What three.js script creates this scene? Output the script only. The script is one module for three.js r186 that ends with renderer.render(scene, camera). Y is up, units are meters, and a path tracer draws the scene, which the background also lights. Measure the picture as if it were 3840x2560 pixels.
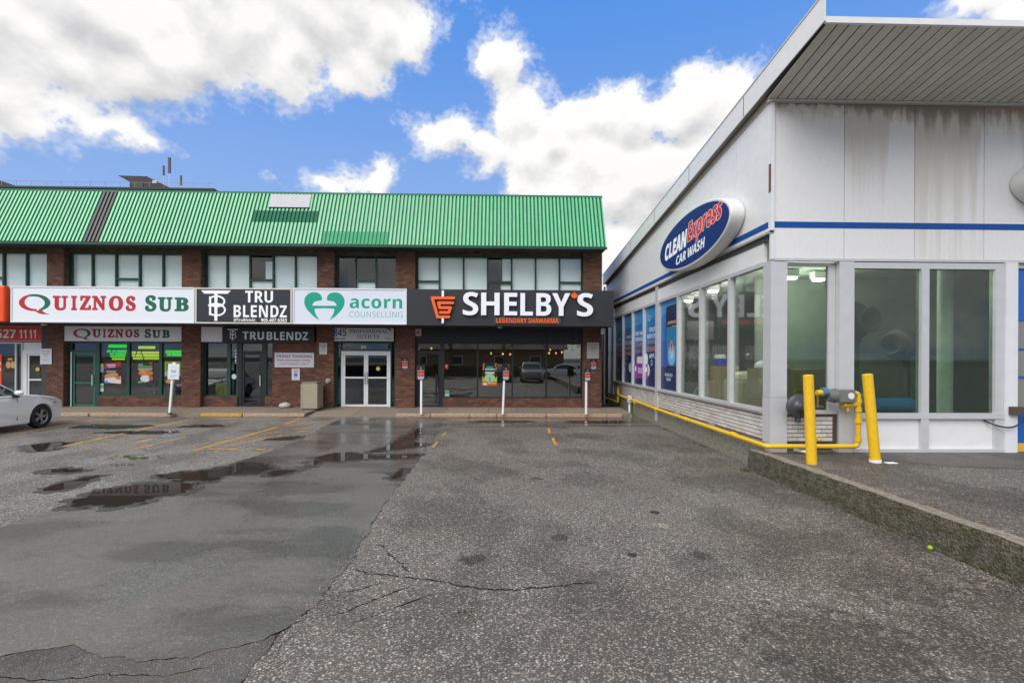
import * as THREE from 'three';
import { mergeGeometries } from 'three/addons/utils/BufferGeometryUtils.js';
import { RoundedBoxGeometry } from 'three/addons/geometries/RoundedBoxGeometry.js';
import { TextGeometry } from 'three/addons/geometries/TextGeometry.js';
import { FontLoader } from 'three/addons/loaders/FontLoader.js';
import { createNoise2D, createNoise3D } from 'simplex-noise';

// ------------------------------------------------------------------ camera, sky, sun, exposure
const scene = new THREE.Scene();
const camera = new THREE.PerspectiveCamera(68.56, 1024 / 682, 0.1, 600);
camera.position.set(0, 2.03, 0);
camera.rotation.order = 'YXZ';
camera.rotation.set(0, -THREE.MathUtils.degToRad(1.4), 0.0045);
camera.setViewOffset(1024, 682, 0, -17, 1024, 682);

const renderer = new THREE.WebGLRenderer({ antialias: true });
renderer.toneMapping = THREE.LinearToneMapping;
renderer.toneMappingExposure = 1.13;
renderer.shadowMap.enabled = true;

const sun = new THREE.DirectionalLight(new THREE.Color(1.0, 0.96, 0.9), 3.0);
sun.position.set(-25, 42, 23);
sun.target.position.set(0, 0, -10);
sun.castShadow = true;
sun.shadow.radius = 90;
sun.shadow.mapSize.set(2048, 2048);
Object.assign(sun.shadow.camera, { left: -40, right: 40, top: 40, bottom: -40, near: 1, far: 140 });
scene.add(sun, sun.target);

function rng(seed) { let s = seed >>> 0; return () => { s = (s + 0x6d2b79f5) | 0; let t = Math.imul(s ^ (s >>> 15), 1 | s); t = (t + Math.imul(t ^ (t >>> 7), 61 | t)) ^ t; return ((t ^ (t >>> 14)) >>> 0) / 4294967296; }; }
const n3 = createNoise3D(rng(11)), n2 = createNoise2D(rng(5));
const clamp = (v, a = 0, b = 1) => Math.min(b, Math.max(a, v)), lerp = (a, b, t) => a + (b - a) * t;
const sstep = (a, b, v) => { const t = clamp((v - a) / (b - a)); return t * t * (3 - 2 * t); };
const fbm2 = (x, y, o = 4) => { let s = 0, a = 0.5; for (let i = 0; i < o; i++) { s += a * n2(x, y); x = x * 2.03 + 7.1; y = y * 2.03 - 3.7; a *= 0.5; } return s; };

// The sky: blue air with fair-weather cumulus. Each cloud is a few overlapping lobes [azimuth, elevation, half width, half height] in degrees, broken up by noise.
const LOBES = [
  [-47, 25, 10, 8], [-39, 28, 11, 7.2], [-30, 31, 11, 7.2], [-20, 33.5, 9.5, 6.6], [-13, 32.5, 5, 4.6], [-30, 38, 26, 8], [-52, 20, 8, 6], [-13, 38, 6, 3], [-46, 20, 8, 4.4], [-34, 27, 9, 4.4], [-22, 29.5, 7, 3.6], [9, 25.5, 5, 3], [11, 21, 9, 4.4],
  [-36.8, 19.3, 3.4, 1.4],
  [0.2, 30.4, 3.5, 2.7], [2.5, 26, 4.2, 3.2], [-5, 23.6, 5.6, 1.7], [5, 23, 7, 3.6], [13, 25, 6, 3.4], [21, 25.5, 6.4, 3.4], [16, 19, 10, 5], [6, 17, 5.5, 3.4], [14, 10, 13, 6], [-0.5, 20.6, 2.4, 1.6], [26, 20, 8, 8], [5, 10, 7, 5], [28, 10, 12, 9],
  [-14.4, 18.8, 2.2, 1.9], [-18.4, 17.6, 3.4, 1.3], [44.5, 27.6, 3.0, 1.2], [50, 26, 6, 2.4],
];
function skyAt(az, el, oct) {                                   // degrees -> [r, g, b]
  const A = az * Math.PI / 180, E = el * Math.PI / 180, dx = Math.sin(A) * Math.cos(E), dy = Math.sin(E), dz = -Math.cos(A) * Math.cos(E);
  const field = (a, e, o) => {
    const ra = a * Math.PI / 180, re = e * Math.PI / 180, x = Math.sin(ra) * Math.cos(re), y = Math.sin(re) * 1.25, z = -Math.cos(ra) * Math.cos(re);
    const inView = 1 - sstep(48, 62, Math.abs(a)), low = 1 - sstep(40, 52, e);
    let sum = 0;
    const wx = a + 1.6 * n3(x * 7, y * 7, z * 7 + 3), we = e + 1.1 * n3(x * 7 + 9, y * 7, z * 7);
    if (inView * low > 0) for (const [la, le, rx, ry] of LOBES) { const q = Math.hypot((wx - la) / rx, (we - le) / ry); if (q < 3) sum += Math.exp(9 * (1 - q) * Math.min(1.25, Math.sqrt(rx * ry) / 5)); }
    const shaped = Math.max(-0.7, Math.log(sum + 1e-6) / 9), loose = 0.34 + 1.05 * n3(x * 1.9 + 4, y * 2.6, z * 1.9 - 2) + 0.35 * n3(x * 4.2, y * 5, z * 4.2);
    const k = inView * low, base = loose * (1 - k) + shaped * k;
    let f = 0, amp = 0.24, px = x * 9, py = y * 9, pz = z * 9;
    for (let i = 0; i < o; i++) { const v = n3(px, py, pz); f += amp * (i < 2 ? v : 0.85 * (0.40 - Math.abs(v)) + 0.25 * v); amp *= 0.64; px *= 2.1; py *= 2.1; pz *= 2.1; }
    return base * 1.15 + f;
  };
  const d = field(az, el, oct), h = sstep(0, 42, el);
  const air = [lerp(0.32, 0.075, h), lerp(0.47, 0.255, h), lerp(0.76, 0.71, h)];
  const fine = 0.07 * n3(dx * 60, dy * 80, dz * 60) + 0.045 * n3(dx * 140, dy * 180, dz * 140), wisp = 0.42 * sstep(-0.22, 0.14, d + 1.4 * fine), core = sstep(-0.01, 0.26, d + fine), cover = Math.max(core * (0.86 + 0.14 * sstep(0.1, 0.4, d)), wisp);
  if (cover <= 0) return air;
  const o2 = Math.min(4, oct), up = field(az - 0.5, el + 1.7, o2), here = oct > 4 ? field(az, el, o2) : d;
  const lit = clamp(0.86 + 0.95 * (here - up) + 0.12 * n3(dx * 5, dy * 6 + 8, dz * 5)), grey = sstep(0.35, 1.2, d) * 0.1;
  const s = clamp(lit - grey), w = [lerp(0.50, 0.915, s), lerp(0.505, 0.905, s), lerp(0.525, 0.89, s)];
  return air.map((c, i) => lerp(c, w[i], cover));
}
{
  const W = 4096, H = 2048, data = new Float32Array(W * H * 4), C = 512, R = 128, coarse = [];
  for (let r = 0; r <= R; r++) for (let c = 0; c <= C; c++) coarse.push(skyAt((c / C) * 360 - 180, (r / R) * 90, 4));
  for (let row = 0; row < H; row++) {
    const el = ((row + 0.5) / H - 0.5) * 180;
    for (let col = 0; col < W; col++) {
      let az = ((col + 0.5) / W - 0.5) * 360 + 90; if (az > 180) az -= 360;   // azimuth 0 is straight ahead (-z), 90 is +x
      let c;
      if (el < 0) c = [0.16, 0.16, 0.165];
      else if (Math.abs(az) < 49 && el < 40) c = skyAt(az, el, 7);
      else {
        const u = ((az + 180) / 360) * C, v = (el / 90) * R, i = Math.min(C - 1, u | 0), j = Math.min(R - 1, v | 0), fu = u - i, fv = v - j, a = coarse[j * (C + 1) + i], b = coarse[j * (C + 1) + i + 1], d = coarse[(j + 1) * (C + 1) + i], e = coarse[(j + 1) * (C + 1) + i + 1];
        c = [0, 1, 2].map((k) => lerp(lerp(a[k], b[k], fu), lerp(d[k], e[k], fu), fv));
      }
      const o = (row * W + col) * 4; data[o] = c[0]; data[o + 1] = c[1]; data[o + 2] = c[2]; data[o + 3] = 1;
    }
  }
  const t = new THREE.DataTexture(data, W, H, THREE.RGBAFormat, THREE.FloatType);
  t.mapping = THREE.EquirectangularReflectionMapping; t.magFilter = THREE.LinearFilter; t.minFilter = THREE.LinearFilter; t.needsUpdate = true;
  scene.background = t; scene.environment = t;
}
// ------------------------------------------------------------------ helpers
const lin = (r, g, b) => new THREE.Color().setRGB(r, g, b);
const mat = (c, roughness = 0.7, more = {}) => new THREE.MeshStandardMaterial({ color: Array.isArray(c) ? lin(...c) : new THREE.Color(c), roughness, ...more });
const phys = (c, roughness, more = {}) => new THREE.MeshPhysicalMaterial({ color: Array.isArray(c) ? lin(...c) : new THREE.Color(c), roughness, ...more });
const taken = {};
const numbered = (n) => { const k = taken[n] = (taken[n] ?? -1) + 1; return k ? n + '_' + String(k).padStart(3, '0') : n; };
function tag(o, label, category, group) { o.userData.label = label; o.userData.category = category; if (group) o.userData.group = group; return o; }
function thing(name, label, category, [x, y, z] = [0, 0, 0], group) { const o = new THREE.Group(); o.name = numbered(name); o.position.set(x, y, z); scene.add(o); return tag(o, label, category, group); }
function part(name, geo, m, parent = scene) { const o = new THREE.Mesh(Array.isArray(geo) ? merge(geo) : geo, m); o.name = parent === scene ? numbered(name) : name; parent.add(o); return o; }
function one(name, label, category, geo, m, group) { return tag(part(name, geo, m), label, category, group); }
function struct(name, geo, m, parent = scene) { const o = part(name, geo, m, parent); if (parent === scene) o.userData.kind = 'structure'; return o; }
function stuff(name, geo, m, parent = scene) { const o = part(name, geo, m, parent); o.userData.kind = 'stuff'; return o; }
function merge(list) { return list.length === 1 ? list[0] : mergeGeometries(list.map((g) => { const n = g.index ? g.toNonIndexed() : g; for (const k of Object.keys(n.attributes)) if (!['position', 'normal', 'uv', 'color'].includes(k)) n.deleteAttribute(k); return n; })); }
// box between two corners, uv in metres
function bx(x0, x1, y0, y1, z0, z1) { const g = new THREE.BoxGeometry(x1 - x0, y1 - y0, z1 - z0); g.translate((x0 + x1) / 2, (y0 + y1) / 2, (z0 + z1) / 2); return uvm(g); }
function rbx(x0, x1, y0, y1, z0, z1, r = 0.01, s = 2) { const g = new RoundedBoxGeometry(Math.abs(x1 - x0), y1 - y0, Math.abs(z1 - z0), s, r); g.translate((x0 + x1) / 2, (y0 + y1) / 2, (z0 + z1) / 2); return uvm(g); }
function uvm(g, k = 1) {
  const p = g.attributes.position, n = g.attributes.normal, uv = new Float32Array(p.count * 2);
  for (let i = 0; i < p.count; i++) {
    const ax = Math.abs(n.getX(i)), ay = Math.abs(n.getY(i)), az = Math.abs(n.getZ(i));
    const [u, v] = ay > ax && ay > az ? [p.getX(i), -p.getZ(i)] : ax > az ? [-p.getZ(i), p.getY(i)] : [p.getX(i), p.getY(i)];
    uv[i * 2] = u * k; uv[i * 2 + 1] = v * k;
  }
  g.setAttribute('uv', new THREE.BufferAttribute(uv, 2)); return g;
}
const cyl = (r0, r1, h, x, y, z, seg = 20, axis = 'y') => { const g = new THREE.CylinderGeometry(r0, r1, h, seg); if (axis === 'x') g.rotateZ(Math.PI / 2); if (axis === 'z') g.rotateX(Math.PI / 2); g.translate(x, y, z); return g; };
function pipe(pts, r, bend = 0.08, seg = 10) {
  const v = pts.map((p) => new THREE.Vector3(...p)), path = new THREE.CurvePath(); let a = v[0];
  for (let i = 1; i < v.length; i++) {
    if (i === v.length - 1) { path.add(new THREE.LineCurve3(a, v[i])); break; }
    const d0 = v[i].clone().sub(v[i - 1]), d1 = v[i + 1].clone().sub(v[i]), b = Math.min(bend, d0.length() / 2, d1.length() / 2), p = v[i].clone().addScaledVector(d0.normalize(), -b), q = v[i].clone().addScaledVector(d1.normalize(), b);
    path.add(new THREE.LineCurve3(a, p)); path.add(new THREE.QuadraticBezierCurve3(p, v[i], q)); a = q;
  }
  const n = Math.min(400, Math.max(24, Math.ceil(path.getLength() / 0.04)));
  return new THREE.TubeGeometry(path, n, r, seg, false);
}
const spline = (pts, r, seg = 8, n = 40) => new THREE.TubeGeometry(new THREE.CatmullRomCurve3(pts.map((p) => new THREE.Vector3(...p))), n, r, seg, false);
// pictures printed on signs
function canvas(w, h, draw) { const c = document.createElement('canvas'); c.width = w; c.height = h; const x = c.getContext('2d'); draw(x, w, h); const t = new THREE.CanvasTexture(c); t.colorSpace = THREE.SRGBColorSpace; t.magFilter = THREE.LinearFilter; return t; }
function fit(x, text, font, x0, y0, x1, y1, color, slant = 0, heavy = 0) {   // text drawn to fill a rectangle
  x.save(); x.font = font.replace('#', '100px'); x.textBaseline = 'alphabetic'; x.textAlign = 'left'; x.fillStyle = color;
  const m = x.measureText(text), w = m.actualBoundingBoxLeft + m.actualBoundingBoxRight, h = m.actualBoundingBoxAscent + m.actualBoundingBoxDescent;
  x.lineWidth = heavy; x.strokeStyle = color; x.lineJoin = 'round'; x.translate(x0, y1); x.transform(1, 0, slant, 1, 0, 0); x.scale((x1 - x0) / w, (y1 - y0) / h); x.fillText(text, m.actualBoundingBoxLeft, -m.actualBoundingBoxDescent); if (heavy) x.strokeText(text, m.actualBoundingBoxLeft, -m.actualBoundingBoxDescent); x.restore();
}
const SB = 'bold # sans-serif', SR = '# sans-serif', FB = 'bold # serif', FR = '# serif';
const rr = (x, a, b, w, h, r) => { x.beginPath(); x.roundRect(a, b, w, h, r); x.fill(); };
function printed(tex, roughness = 0.45, more = {}) { return new THREE.MeshStandardMaterial({ map: tex, roughness, ...more }); }
function face(x0, x1, y0, y1, z, d = 0.004) { const g = new THREE.BoxGeometry(x1 - x0, y1 - y0, d); g.translate((x0 + x1) / 2, (y0 + y1) / 2, z - d / 2); return g; }   // printed board that looks towards +z
function data(w, h, fn, srgb = true) {
  const d = new Uint8Array(w * h * 4);
  for (let j = 0; j < h; j++) for (let i = 0; i < w; i++) { const c = fn(i, j), o = (j * w + i) * 4; d[o] = c[0]; d[o + 1] = c[1]; d[o + 2] = c[2]; d[o + 3] = 255; }
  return dtex(d, w, h, srgb);
}
function dtex(d, w, h, srgb = true) { const t = new THREE.DataTexture(d, w, h); t.magFilter = THREE.LinearFilter; t.minFilter = THREE.LinearFilter; t.wrapS = t.wrapT = THREE.MirroredRepeatWrapping; if (srgb) t.colorSpace = THREE.SRGBColorSpace; t.needsUpdate = true; return t; }
const s8 = (v) => { v = clamp(v); return Math.round(255 * (v <= 0.0031308 ? v * 12.92 : 1.055 * Math.pow(v, 1 / 2.4) - 0.055)); };

// ------------------------------------------------------------------ materials
const noiseMap = (size, lo, hi, f, seed, streak = 1) => data(size, size, (i, j) => { const v = lerp(lo, hi, clamp(0.5 + 0.9 * fbm2(i * f / size + seed, j * f / size / streak + seed, 5))), g = v * (1 + 0.03 * (((i * 7919 + j * 104729) % 97) / 97 - 0.5)); const s = s8(g); return [s, s, s]; });
const concTex = noiseMap(1024, 0.55, 1.0, 9, 3), grimeTex = noiseMap(512, 0.935, 1.0, 2.5, 17), streakTex = noiseMap(512, 0.9, 1.0, 5, 31, 5);
const fineBump = data(512, 512, (() => { const r = rng(77); return (i, j) => { const v = clamp(0.5 + 0.5 * fbm2(i / 9, j / 9, 3) + 0.35 * (r() - 0.5)) * 255; return [v, v, v]; }; })(), false);
const M = {
  concrete: mat([0.31, 0.245, 0.18], 0.75, { map: concTex, bumpMap: fineBump, bumpScale: 0.006 }),
  concreteDark: mat([0.30, 0.29, 0.25], 0.85, { map: concTex, bumpMap: fineBump, bumpScale: 0.008 }),
  kerb: mat([0.52, 0.36, 0.235], 0.75, { map: concTex, bumpMap: fineBump, bumpScale: 0.006 }),
  kerbYellow: mat([0.62, 0.38, 0.07], 0.7, { map: concTex, bumpMap: fineBump, bumpScale: 0.006 }),
  mortar: mat([0.10, 0.075, 0.06], 0.9),
  brick: new THREE.MeshStandardMaterial({ color: 0xffffff, vertexColors: true, roughness: 0.85, bumpMap: fineBump, bumpScale: 0.004 }),
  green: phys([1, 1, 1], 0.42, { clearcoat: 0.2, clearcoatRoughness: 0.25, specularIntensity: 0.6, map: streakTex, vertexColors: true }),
  greenUnfaded: phys([0.003, 0.135, 0.066], 0.5, { specularIntensity: 0.35, map: streakTex }),
  greenFaint: phys([0.055, 0.335, 0.155], 0.5, { specularIntensity: 0.4, map: streakTex }),
  greenTrim: mat([0.010, 0.16, 0.08], 0.5),
  blackRib: mat([0.022, 0.02, 0.022], 0.45, { map: streakTex }),
  frameGreen: mat([0.006, 0.055, 0.035], 0.45),
  frameDark: mat([0.012, 0.013, 0.016], 0.45),
  black: mat([0.018, 0.018, 0.02], 0.55),
  darkGrey: mat([0.045, 0.045, 0.05], 0.6),
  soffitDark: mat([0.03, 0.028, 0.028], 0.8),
  white: mat([0.78, 0.78, 0.78], 0.5),
  whiteMetal: mat([0.70, 0.72, 0.74], 0.42, { map: grimeTex }),
  alu: mat([0.55, 0.56, 0.575], 0.38, { metalness: 0.15, map: grimeTex }),
  panel: phys([0.745, 0.745, 0.74], 0.36, { map: grimeTex, clearcoat: 0.2, clearcoatRoughness: 0.3 }),
  blind: mat([0.86, 0.88, 0.88], 0.8),
  room: mat([0.30, 0.27, 0.24], 0.9),
  roomDark: mat([0.11, 0.10, 0.10], 0.9),
  floorIn: mat([0.12, 0.11, 0.10], 0.5),
  glass: phys([0.96, 0.985, 0.985], 0.0, { transmission: 1, thickness: 0, ior: 1.5 }),
  glassTint: phys([0.62, 0.66, 0.67], 0.0, { transmission: 1, thickness: 0, ior: 1.62 }),
  glassMirror: phys([0.52, 0.58, 0.58], 0.0, { transmission: 1, thickness: 0, ior: 2.5 }),
  blue: phys([0.006, 0.072, 0.31], 0.5, { specularIntensity: 0.5, map: streakTex }),
  yellow: phys([0.82, 0.50, 0.010], 0.45, { clearcoat: 0.2, clearcoatRoughness: 0.3, map: data(512, 512, (i, j) => { const n = fbm2(i / 60, j / 60, 5), chip = sstep(0.50, 0.56, fbm2(i / 40 + 50, j / 55, 4) + 0.2 * n), dirt = 0.93 + 0.13 * n, v = dirt * (1 - 0.4 * chip); return [s8(clamp(v)), s8(clamp(v * (1 - 0.05 * chip))), s8(clamp(v + 0.2 * chip))]; }) }),
  rubber: mat([0.018, 0.018, 0.02], 0.75),
  wood: mat([0.16, 0.09, 0.045], 0.6),
};
const fonts = new FontLoader(), bold = await fonts.loadAsync('fonts/droid/droid_sans_bold.typeface.json');
function letters(text, x0, x1, y0, y1, z, depth) {   // solid lettering that fills a rectangle and stands proud of plane z
  const g = new TextGeometry(text, { font: bold, size: 1, depth: 1, curveSegments: 8, bevelEnabled: false }); g.computeBoundingBox(); const b = g.boundingBox;
  g.translate(-b.min.x, -b.min.y, 0); g.scale((x1 - x0) / (b.max.x - b.min.x), (y1 - y0) / (b.max.y - b.min.y), depth); g.translate(x0, y0, z); return g;
}
// ------------------------------------------------------------------ the ground
const cracksNear = [
  [[-1.40, -4.86], [-1.38, -4.83], [-1.24, -4.75], [-1.08, -4.71], [-0.95, -4.69], [-0.81, -4.65], [-0.68, -4.61], [-0.54, -4.57], [-0.35, -4.48], [-0.17, -4.42], [0.0, -4.40], [0.17, -4.39], [0.35, -4.43], [0.52, -4.46], [0.70, -4.50], [0.9, -4.53]],
  [[-1.40, -5.50], [-1.30, -5.48], [-1.2, -5.34], [-1.12, -5.18], [-1.0, -5.02], [-0.92, -4.91], [-0.85, -4.74]],
  [[-1.38, -4.36], [-1.21, -4.43], [-1.1, -4.52], [-0.98, -4.60]],
  [[-1.36, -3.95], [-1.25, -4.02], [-1.13, -4.13], [-1.02, -4.25], [-0.92, -4.35], [-0.82, -4.46], [-0.73, -4.53]],
  [[-1.12, -3.86], [-0.98, -3.98], [-0.86, -4.08], [-0.7, -4.22], [-0.56, -4.34]],
];
const edgeR = [[-1.66, -14.0], [-1.61, -10.5], [-1.61, -8.6], [-1.57, -6.84], [-1.52, -5.75], [-1.48, -4.97], [-1.49, -4.49], [-1.49, -4.07], [-1.58, -3.76], [-1.80, -3.55], [-2.07, -3.45], [-2.39, -3.40], [-2.67, -3.46], [-2.97, -3.58], [-3.22, -3.52], [-3.41, -3.47], [-4.4, -3.5], [-8.0, -3.4]];
const edgeL = [[-8.0, -4.2], [-7.0, -5.2], [-5.93, -6.1], [-5.92, -6.6], [-5.78, -6.9], [-6.0, -7.6], [-5.95, -8.3], [-5.6, -8.9], [-5.2, -9.6], [-4.98, -10.6], [-4.93, -12.8], [-5.2, -15.0], [-5.34, -17.6]];
function jag(pts, amp, step, seed) {
  const out = [];
  for (let i = 0; i + 1 < pts.length; i++) {
    const [ax, az] = pts[i], [bxx, bz] = pts[i + 1], L = Math.hypot(bxx - ax, bz - az), n = Math.max(1, Math.round(L / step)), nx = -(bz - az) / L, nz = (bxx - ax) / L;
    for (let k = 0; k < n; k++) { const t = k / n, x = ax + (bxx - ax) * t, z = az + (bz - az) * t, o = i + k ? amp * (n2(x * 9 + seed, z * 9) + 0.6 * n2(x * 31, z * 31 + seed)) : 0; out.push([x + nx * o, z + nz * o]); }
  }
  out.push(pts[pts.length - 1]); return out;
}
const path2 = (pts, C = THREE.Shape) => { const s = new C(); pts.forEach(([x, z], i) => (i ? s.lineTo(x, -z) : s.moveTo(x, -z))); return s; };
function sheet(outer, holes, y, [x0, x1, z0, z1]) {
  const s = path2(outer); s.holes = holes.map((h) => path2(h, THREE.Path)); const g = new THREE.ShapeGeometry(s); g.rotateX(-Math.PI / 2); g.translate(0, y, 0);
  const p = g.attributes.position, uv = g.attributes.uv; for (let i = 0; i < p.count; i++) uv.setXY(i, (p.getX(i) - x0) / (x1 - x0), (p.getZ(i) - z0) / (z1 - z0)); return g;
}
function ribbon(pts, w, seed) {   // outline of a crack of uneven width
  const c = jag(pts, 0.016, 0.035, seed), a = [], b = [];
  c.forEach(([x, z], i) => { const [px, pz] = c[Math.max(0, i - 1)], [qx, qz] = c[Math.min(c.length - 1, i + 1)], L = Math.hypot(qx - px, qz - pz) || 1, t = Math.min(1, i / 3, (c.length - 1 - i) / 3), k = w * (0.06 + 0.94 * t) * clamp(0.6 + 0.5 * n2(x * 6 + seed, z * 6) + 0.35 * n2(x * 25, z * 25 + seed), 0.22, 1.3); a.push([x - (qz - pz) / L * k, z + (qx - px) / L * k]); b.push([x + (qz - pz) / L * k, z - (qx - px) / L * k]); });
  return [...a, ...b.reverse()];
}
// asphalt with its stones, stains and damp blotches, mapped by place so that nothing repeats
function asphaltTex([x0, x1, z0, z1], W, H, o) {
  const col = new Float32Array(W * H * 3), hgt = new Float32Array(W * H).fill(0.35), R = rng(o.seed), px = (x1 - x0) / W, pz = (z1 - z0) / H;
  for (let j = 0; j < H; j++) for (let i = 0; i < W; i++) {
    const X = x0 + (i + 0.5) * px, Z = z0 + (j + 0.5) * pz, g = 1 + 0.16 * fbm2(X * 0.9, Z * 0.9, 3) + 0.14 * fbm2(X * 6, Z * 6, 2) + 0.28 * (R() - 0.5), k = (j * W + i) * 3;
    col[k] = o.base[0] * g; col[k + 1] = o.base[1] * g; col[k + 2] = o.base[2] * g; hgt[j * W + i] += 0.12 * (R() - 0.5) + 0.1 * fbm2(X * 14, Z * 14, 2);
  }
  const N = Math.round(o.stones * (x1 - x0) * (z1 - z0)), pal = [[0.42, 0.37, 0.31], [0.30, 0.28, 0.26], [0.50, 0.46, 0.40], [0.36, 0.28, 0.22], [0.22, 0.22, 0.23], [0.60, 0.57, 0.52], [0.27, 0.25, 0.22]];
  for (let s = 0; s < N; s++) {
    const cx = R() * W, cz = R() * H, r = (o.r0 + (o.r1 - o.r0) * R() * R()), e = 0.6 + 0.4 * R(), th = R() * 3.14, c = pal[(R() * pal.length) | 0], b = (0.75 + 0.5 * R()) * o.bright, rx = Math.max(0.62, r / px), rz = Math.max(0.62, r / pz), ct = Math.cos(th), st = Math.sin(th), show = 0.55 + 0.45 * R();
    for (let j = Math.floor(cz - rz); j <= cz + rz; j++) for (let i = Math.floor(cx - rx); i <= cx + rx; i++) {
      if (i < 0 || j < 0 || i >= W || j >= H) continue;
      const u = (i + 0.5 - cx) / rx, v = (j + 0.5 - cz) / rz, q = Math.hypot(u * ct + v * st, (-u * st + v * ct) / e), a = clamp((1.15 - q) * 2.2) * show; if (a <= 0) continue;
      const k = (j * W + i) * 3; for (let d = 0; d < 3; d++) col[k + d] = lerp(col[k + d], c[d] * b, a); hgt[j * W + i] = lerp(hgt[j * W + i], 0.75, a);
    }
  }
  const C = new Uint8Array(W * H * 4), B = new Uint8Array(W * H * 4);
  for (let j = 0; j < H; j++) for (let i = 0; i < W; i++) {
    const X = x0 + (i + 0.5) * px, Z = z0 + (j + 0.5) * pz, k = j * W + i; let [r, g, b] = [col[k * 3], col[k * 3 + 1], col[k * 3 + 2]];
    const damp = sstep(o.damp - 0.12, o.damp + 0.30, fbm2(X * (o.fx ?? 0.55) + 3, Z * (o.fz ?? 0.42), 6) + 0.16 * fbm2(X * 13, Z * 13, 3)); const f = 1 - o.dampBy * damp; r *= f; g *= f; b *= f;
    for (const [sx, sz, sr, amt, cr, cg, cb] of o.spots || []) { const q = Math.hypot(X - sx, (Z - sz) * 1.1) / sr + 0.55 * fbm2(X * 5, Z * 5, 4), a = amt * (1 - sstep(0.55, 1.0, q)); r = lerp(r, r * cr, a); g = lerp(g, g * cg, a); b = lerp(b, b * cb, a); }
    C[k * 4] = s8(r); C[k * 4 + 1] = s8(g); C[k * 4 + 2] = s8(b); C[k * 4 + 3] = 255; const h = clamp(hgt[k]) * 255; B[k * 4] = B[k * 4 + 1] = B[k * 4 + 2] = h; B[k * 4 + 3] = 255;
  }
  return { map: dtex(C, W, H), bumpMap: dtex(B, W, H, false) };
}
const boxN = [-4.2, 4.8, -7.0, -2.4], boxF = [-2.0, 5.0, -15.2, -7.0], boxP = [-8.2, 4.8, -17.6, -3.2], boxL = [-15, -4.6, -17.6, -5.6];
const oldOpt = { base: [0.090, 0.077, 0.065], stones: 3900, r0: 0.0038, r1: 0.0115, bright: 0.98, damp: 0.08, dampBy: 0.3, seed: 41 };
const spots = [[3.5, -5.2, 1.5, 0.55, 0.66, 0.6, 0.54], [3.9, -3.3, 1.5, 0.6, 0.6, 0.55, 0.5], [1.3, -4.0, 1.1, 0.4, 0.7, 0.66, 0.62], [-0.6, -6.3, 0.9, 0.35, 0.72, 0.68, 0.64], [2.4, -3.5, 0.75, 0.75, 0.42, 0.38, 0.33], [3.6, -4.5, 0.6, 0.45, 0.5, 0.48, 0.45], [-0.27, -5.06, 0.16, 0.9, 0.3, 0.28, 0.25], [1.95, -6.09, 0.14, 0.8, 1.5, 1.4, 1.3], [0.7, -5.67, 0.13, 0.8, 0.45, 0.4, 0.36], [2.1, -5.14, 0.13, 0.85, 0.4, 0.36, 0.32], [-2.6, -3.2, 0.7, 0.4, 0.75, 0.66, 0.55], [1.0, -3.4, 0.9, 0.3, 0.6, 0.58, 0.56]];
const spotsF = [[4.2, -8.6, 1.4, 0.6, 0.62, 0.57, 0.52], [4.2, -12.0, 1.6, 0.6, 0.55, 0.52, 0.5], [0.5, -13.6, 1.6, 0.45, 0.66, 0.64, 0.62], [2.4, -8.2, 1.0, 0.4, 0.7, 0.66, 0.62], [0.9, -9.6, 0.5, 0.6, 0.62, 0.62, 0.64], [1.6, -11.0, 0.4, 0.6, 0.5, 0.5, 0.5], [0.2, -8.9, 0.4, 0.45, 0.62, 0.52, 0.46], [2.2, -13.2, 0.6, 0.7, 0.42, 0.42, 0.44], [-0.5, -9.2, 0.6, 0.35, 0.66, 0.58, 0.52], [2.6, -10.2, 0.45, 0.5, 0.5, 0.5, 0.52], [0.63, -8.48, 0.14, 0.9, 0.4, 0.36, 0.33], [3.9, -9.8, 0.7, 0.5, 0.55, 0.5, 0.45]];
M.oldNear = new THREE.MeshStandardMaterial({ ...asphaltTex(boxN, 2048, 1048, { ...oldOpt, spots }), roughness: 0.62, bumpScale: 0.007 });
M.oldFar = new THREE.MeshStandardMaterial({ ...asphaltTex(boxF, 1536, 1536, { ...oldOpt, stones: 3600, seed: 42, spots: spotsF }), roughness: 0.62, bumpScale: 0.007 });
M.oldLeft = new THREE.MeshStandardMaterial({ ...asphaltTex(boxL, 1800, 1800, { ...oldOpt, base: [0.102, 0.093, 0.085], stones: 4200, r0: 0.005, r1: 0.014, bright: 1.05, damp: 0.0, dampBy: 0.3, seed: 43 }), roughness: 0.40, bumpScale: 0.016 });
// the smoother repair strip is still wet: a film of water lies on it in patches
const wet = data(1024, 1024, (i, j) => { const X = lerp(boxP[0], boxP[1], i / 1024), Z = lerp(boxP[2], boxP[3], j / 1024), f = fbm2(X * 0.45 + 8, Z * 0.28 + 2, 4) + 0.08 * fbm2(X * 9, Z * 9, 2), w = sstep(-0.12, 0.2, f + (Z < -8 ? 0.16 : -0.02)), v = lerp(0.40, 0.17, w) * 255; return [v, v, v]; }, false);
M.strip = new THREE.MeshStandardMaterial({ ...asphaltTex(boxP, 2048, 2048, { base: [0.112, 0.100, 0.090], stones: 4200, r0: 0.003, r1: 0.006, bright: 0.56, damp: 0.04, dampBy: 0.38, fx: 0.30, fz: 0.75, seed: 44 }), roughness: 1, roughnessMap: wet, bumpScale: 0.004 });
M.groundBase = mat([0.075, 0.066, 0.055], 0.9, { bumpMap: fineBump, bumpScale: 0.02 });
struct('ground', sheet([[-220, -260], [220, -260], [220, 200], [-220, 200]], [], -0.010, [0, 1, 0, 1]), M.groundBase);
const R1 = jag(jag(edgeR, 0.030, 0.16, 3), 0.010, 0.035, 23), near = R1.filter(([, z]) => z > -7);
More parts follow.
